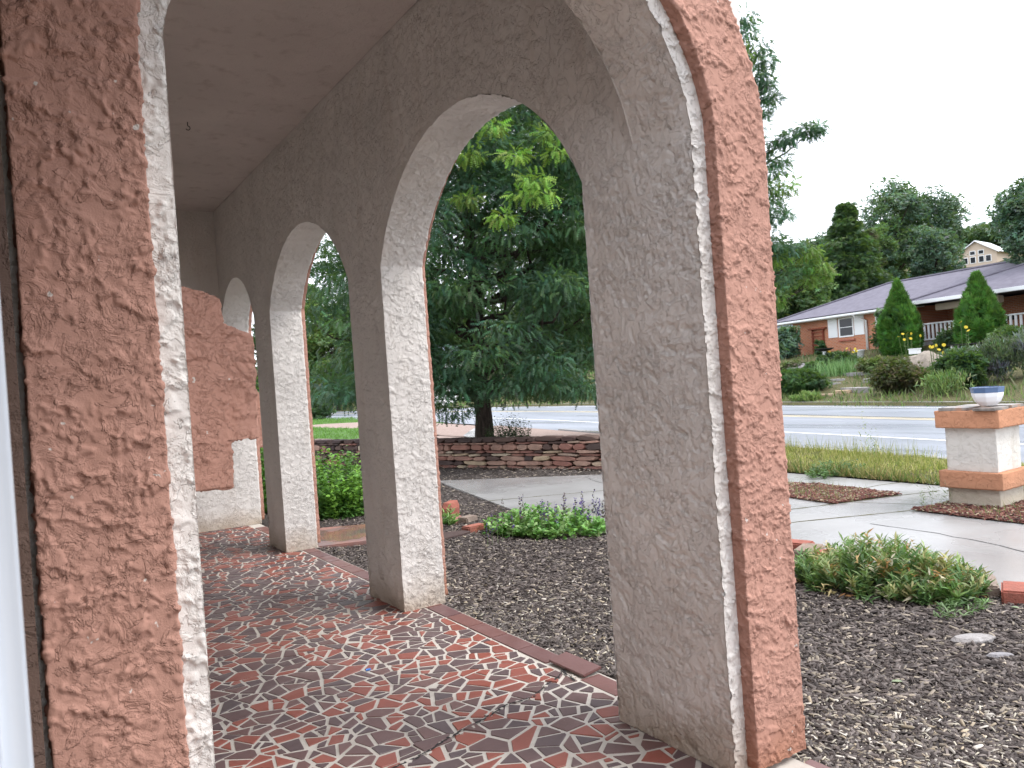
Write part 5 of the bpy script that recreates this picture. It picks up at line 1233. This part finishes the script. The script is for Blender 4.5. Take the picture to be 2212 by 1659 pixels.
shrub('low_growth', 'olive low growth between the iris leaves and the boulder', 'weeds', 1895, 26.8, 100, .65, 50, 50, .13, [(.12, .14, .05), (.09, .12, .045), (.16, .15, .07)], group=GG)
shrub('low_growth', 'dusty low growth around the stacked stones at the left of the garden', 'weeds', 1710, 28.5, 90, .45, 40, 50, .11, [(.10, .12, .06), (.14, .13, .08)], group=GG)
shrub('low_growth', 'green low growth left of the iris leaves', 'weeds', 1762, 27.0, 60, .6, 34, 50, .12, MID+DKG[:1], group=GG)
shrub('low_growth', 'small green clump in front of the boulder beside the weeds', 'weeds', 2000, 24.0, 60, .7, 34, 50, .13, MID, group=GG)
# iris swords
x, y, z = V(1812, 26.6); n = 420
P = np.column_stack([R.normal(0, .75, n), R.normal(0, .35, n), np.zeros(n)]); D = np.column_stack([R.normal(0, .22, n), R.normal(0, .22, n), np.ones(n)])
plant('iris_clump', 'clump of upright pale green sword leaves above the flagstone steps', 'plant', x, y, z-.05, [('foliage', tm('foliage', [scatter(*KIND['lance'], P, rotmats(D, R.normal(0, 1, n)), np.column_stack([np.full(n, .17), R.uniform(.5, .95, n), np.full(n, .3)]), np.array([(.13, .26, .10), (.10, .2, .08), (.19, .31, .13)])[R.integers(0, 3, n)])]), M['leaf'])])
# yellow daisies: leaves and stems with flower heads
def daisies(u, s, label, heads, hgt, wpx):
    x, y, z = V(u, s); t = thing('yellow_daisy', label, 'flowers', (x, y, z-.03), ANG, 'yellow daisies in the garden across the road')
    r_ = wpx/2/px_m(u, s); st = MB()
    obj('foliage', tm('foliage', [sprigs(40, (r_, r_*.6), hgt*.75, hgt*.6, MID+YEL[:1], 'lance', .16, 8, .6, lean=.3)]), M['leaf'], t)
    pv, pt = [], []
    for i in range(10):
        a = 2*math.pi*i/10; o = len(pv); pv += [(0, 0, 0), (math.cos(a-.25)*.8, math.sin(a-.25)*.8, .05), (math.cos(a)*1.1, math.sin(a)*1.1, 0), (math.cos(a+.25)*.8, math.sin(a+.25)*.8, .05)]; pt += [(o, o+1, o+2), (o, o+2, o+3)]
    for _ in range(heads):
        hx, hy, hz = random.uniform(-r_, r_), random.uniform(-r_, r_)*.6, hgt*random.uniform(.8, 1.12); st.tube([(hx*.7, hy*.7, 0), (hx, hy, hz)], .012, 4, False)
        Vv, T, K = scatter(pv, pt, np.array([[hx, hy, hz]]), rotmats(np.array([[random.gauss(0, .3), .2, random.gauss(.5, .3)]]), np.zeros(1)), np.array([.066]), np.array([[.72, .54, .05]]))
        obj('flower_head', tri_mesh('flower_head', Vv, T, K), M['petal'], t)
    obj('stems', tri_mesh('stems', st.v, [q for f in st.f for q in ((f[0], f[1], f[2]), (f[0], f[2], f[3]))], np.tile([.08, .12, .04], (len(st.v), 1))), M['leaf'], t); t.children[-1]['kind'] = 'stuff'
daisies(1795, 29.0, 'yellow daisies in front of the brick wall, left of the two window-side groups', 5, .75, 34)
daisies(1848, 29.2, 'yellow daisies under the shuttered window', 6, .7, 36)
daisies(1972, 28.6, 'tall yellow daisies behind the boulder, left of the porch railing', 8, 1.25, 50)
daisies(2030, 23.4, 'scattered yellow daisies among the light green weeds', 6, 1.5, 55)
daisies(2082, 25.4, 'three yellow daisies above the planter on the gate pillar', 3, 1.9, 60)
# boulder, stone stack, flagstone steps, birdbath, pots, table
def boulder(u, s, wpx, h, mt, label, depth=.7, cat='boulder', name='boulder'):
    x, y, z = V(u, s); r_ = wpx/2/px_m(u, s); import bmesh
    bm = bmesh.new(); bmesh.ops.create_icosphere(bm, subdivisions=3, radius=1)
    co = np.array([v.co for v in bm.verts]); n1 = perlin(co*1.4+7.7*u)+.4*perlin(co*3.1+u)
    for v, k in zip(bm.verts, n1): v.co *= 1+.35*k; v.co.x *= r_; v.co.y *= r_*depth; v.co.z *= h
    me = bpy.data.meshes.new(name); bm.to_mesh(me); bm.free()
    return tag(obj(name, me, M[mt], None, (x, y, z+h*.25), (0, 0, ANG)), label, cat)
boulder(1998, 26.8, 100, .6, 'palestone', 'big pale weathered boulder between the russet shrub and the railing')
boulder(1728, 28.6, 40, .20, 'greystone', 'rounded pale grey stone capping the low stone stack', .8, 'stone', 'cap_stone')
for k, (du, dz, mt, lb) in enumerate(((0, .10, 'greystone', 'pale upper flagstone of the low stack at the left of the garden'), (4, .03, 'sandstone', 'reddish lower flagstone of the low stack at the left of the garden'))):
    x, y, z = V(1728+du, 28.0-.35*k); tag(obj('stack_stone', MB().box((-.62, -.3, 0), (.62, .3, .07)).mesh('stack_stone', .02), M[mt], None, (x, y, z+dz), (0, 0, ANG+.05)), lb, 'stone')
steps = [(1880, 822, .5, 'upper'), (1808, 823, .9, 'third'), (1798, 832, .8, 'second'), (1846, 842, 1.6, 'wide'), (1850, 809, 1.5, 'top'), (1800, 806, 1.6, 'left top'), (1785, 856, .9, 'kerb-side'), (1820, 848, .7, 'small'), (1896, 813, .7, 'right')]
lbl = ['short flagstone at the right of the garden steps', 'pale slanting flagstone on the left of the steps, under the iris leaves', 'pale flagstone just below the slanting one on the steps', 'widest pale flagstone step beside the russet shrub', 'dark edged flagstone step below the iris leaves', 'long flagstone ledge left of the iris leaves', 'flagstone lying by the kerb at the foot of the steps', 'small flagstone in front of the widest step', 'flagstone ledge behind the russet shrub']
for (u, v, L, nm), lb in zip(steps, lbl):
    d = ray(u, v); best = None
    for t in np.linspace(20, 60, 800):
        p_ = np.array([0, 0, EYE])+d*t
        if toST(p_[0], p_[1])[0] > 21 and p_[2] < gz(p_[0], p_[1]): best = p_; break
    if best is None: continue
    n = 7; pl = [(L/2*math.cos(2*math.pi*i/n)*random.uniform(.85, 1.1), .30*math.sin(2*math.pi*i/n)*random.uniform(.8, 1.15)) for i in range(n)]
    tag(obj('flagstone_step', MB().prism(pl, -.25, .07).mesh('flagstone_step', .015), M['greystone' if random.random() < .6 else 'buffstone'], None, (best[0], best[1], best[2]+.02), (0, 0, ANG+random.uniform(-.15, .15))), lb, 'flagstone', 'flagstones in the garden across the road')
x, y, z = V(1783, 29.0)
bb = thing('birdbath', 'birdbath with white tapering pedestal and dark shallow bowl before the brick house', 'birdbath', (x, y, z), 0)
obj('pedestal', MB().lathe([(.24, 0), (.22, .05), (.11, .2), (.085, .65), (.12, .72)], 14).mesh('pedestal', smooth=True), M['white'], bb)
obj('bowl', MB().lathe([(.08, .72), (.3, .76), (.46, .84), (.47, .87), (.4, .85), (.1, .80)], 18).mesh('bowl', smooth=True), M['dark'], bb)
x, y, z = V(1858, 30.4)
tag(obj('white_pot', MB().lathe([(.15, 0), (.17, .05), (.24, .36), (.27, .38), (.27, .42), (.22, .42), (.2, .3)], 14).mesh('white_pot', smooth=True), M['white'], None, (x, y, z)), 'white flower pot against the brick wall behind the yellow daisies', 'pot')
x, y, z = V(1978, 28.3)
tag(obj('white_box', MB().box((-.22, -.12, 0), (.22, .12, .2)).box((-.24, -.14, .2), (.24, .14, .24)).mesh('white_box', .01), M['white'], None, (x, y, z+.42), (0, 0, ANG)), 'small white box planter standing on the boulder', 'planter')
x, y, z = V(2092, 29.6)
tb = thing('garden_table', 'low dark slatted table at the foot of the right cone-shaped evergreen', 'table', (x, y, z), ANG)
for k in range(4): obj('slat', MB().box((-.75, -.3+.16*k, .44), (.75, -.17+.16*k, .48)).mesh('slat'), M['dark'], tb)
for sx0 in (-.6, .6):
    for sy0 in (-.2, .2): obj('leg', MB().box((sx0-.03, sy0-.03, 0), (sx0+.03, sy0+.03, .44)).mesh('leg'), M['white'], tb)
# ground cover of the garden slope and the grass along its kerb
def st_fn(a, b): return gz(a, b)-.03
GARD = stpoly([(21.0, -14), (21.0, 40), (33, 40), (33, -14)])
grass('kerb_grass', stpoly([(20.95, -14), (20.95, 40), (23.0, 40), (23.0, -14)]), 9000, st_fn, .15, .42, .03, [(.18, .27, .07), (.13, .21, .06), (.26, .31, .12)], .4)
grass('garden_cover', GARD, 20000, st_fn, .10, .36, .06, [(.08, .13, .045), (.12, .15, .06), (.16, .16, .09), (.07, .11, .05)], .7)
grass('far_lawn_grass', stpoly([(21.0, 42), (21.0, 150), (34, 150), (34, 42)]), 16000, st_fn, .10, .28, .10, [(.10, .22, .05), (.13, .26, .06)], .5)
# a pale leaf or two on the mulch
for u, v, lb in ((2202, 1302, 'grey-green fallen leaf on the mulch at the right edge'), (1950, 1468, 'pale green fallen leaf on the mulch right of the near pier'), (1322, 1338, 'pale yellow fallen leaf on the mulch beside the near pier')):
    x, y = G(u, v, -.06); me = tri_mesh('fallen_leaf', OVAL*.055, KIND['oval'][1], np.tile([.30, .36, .22] if 'yellow' not in lb else [.55, .52, .25], (6, 1)))
    tag(obj('fallen_leaf', me, M['leaf'], None, (x, y, float(mz(x))+.025), (0, 0, random.uniform(0, 6))), lb, 'leaf')
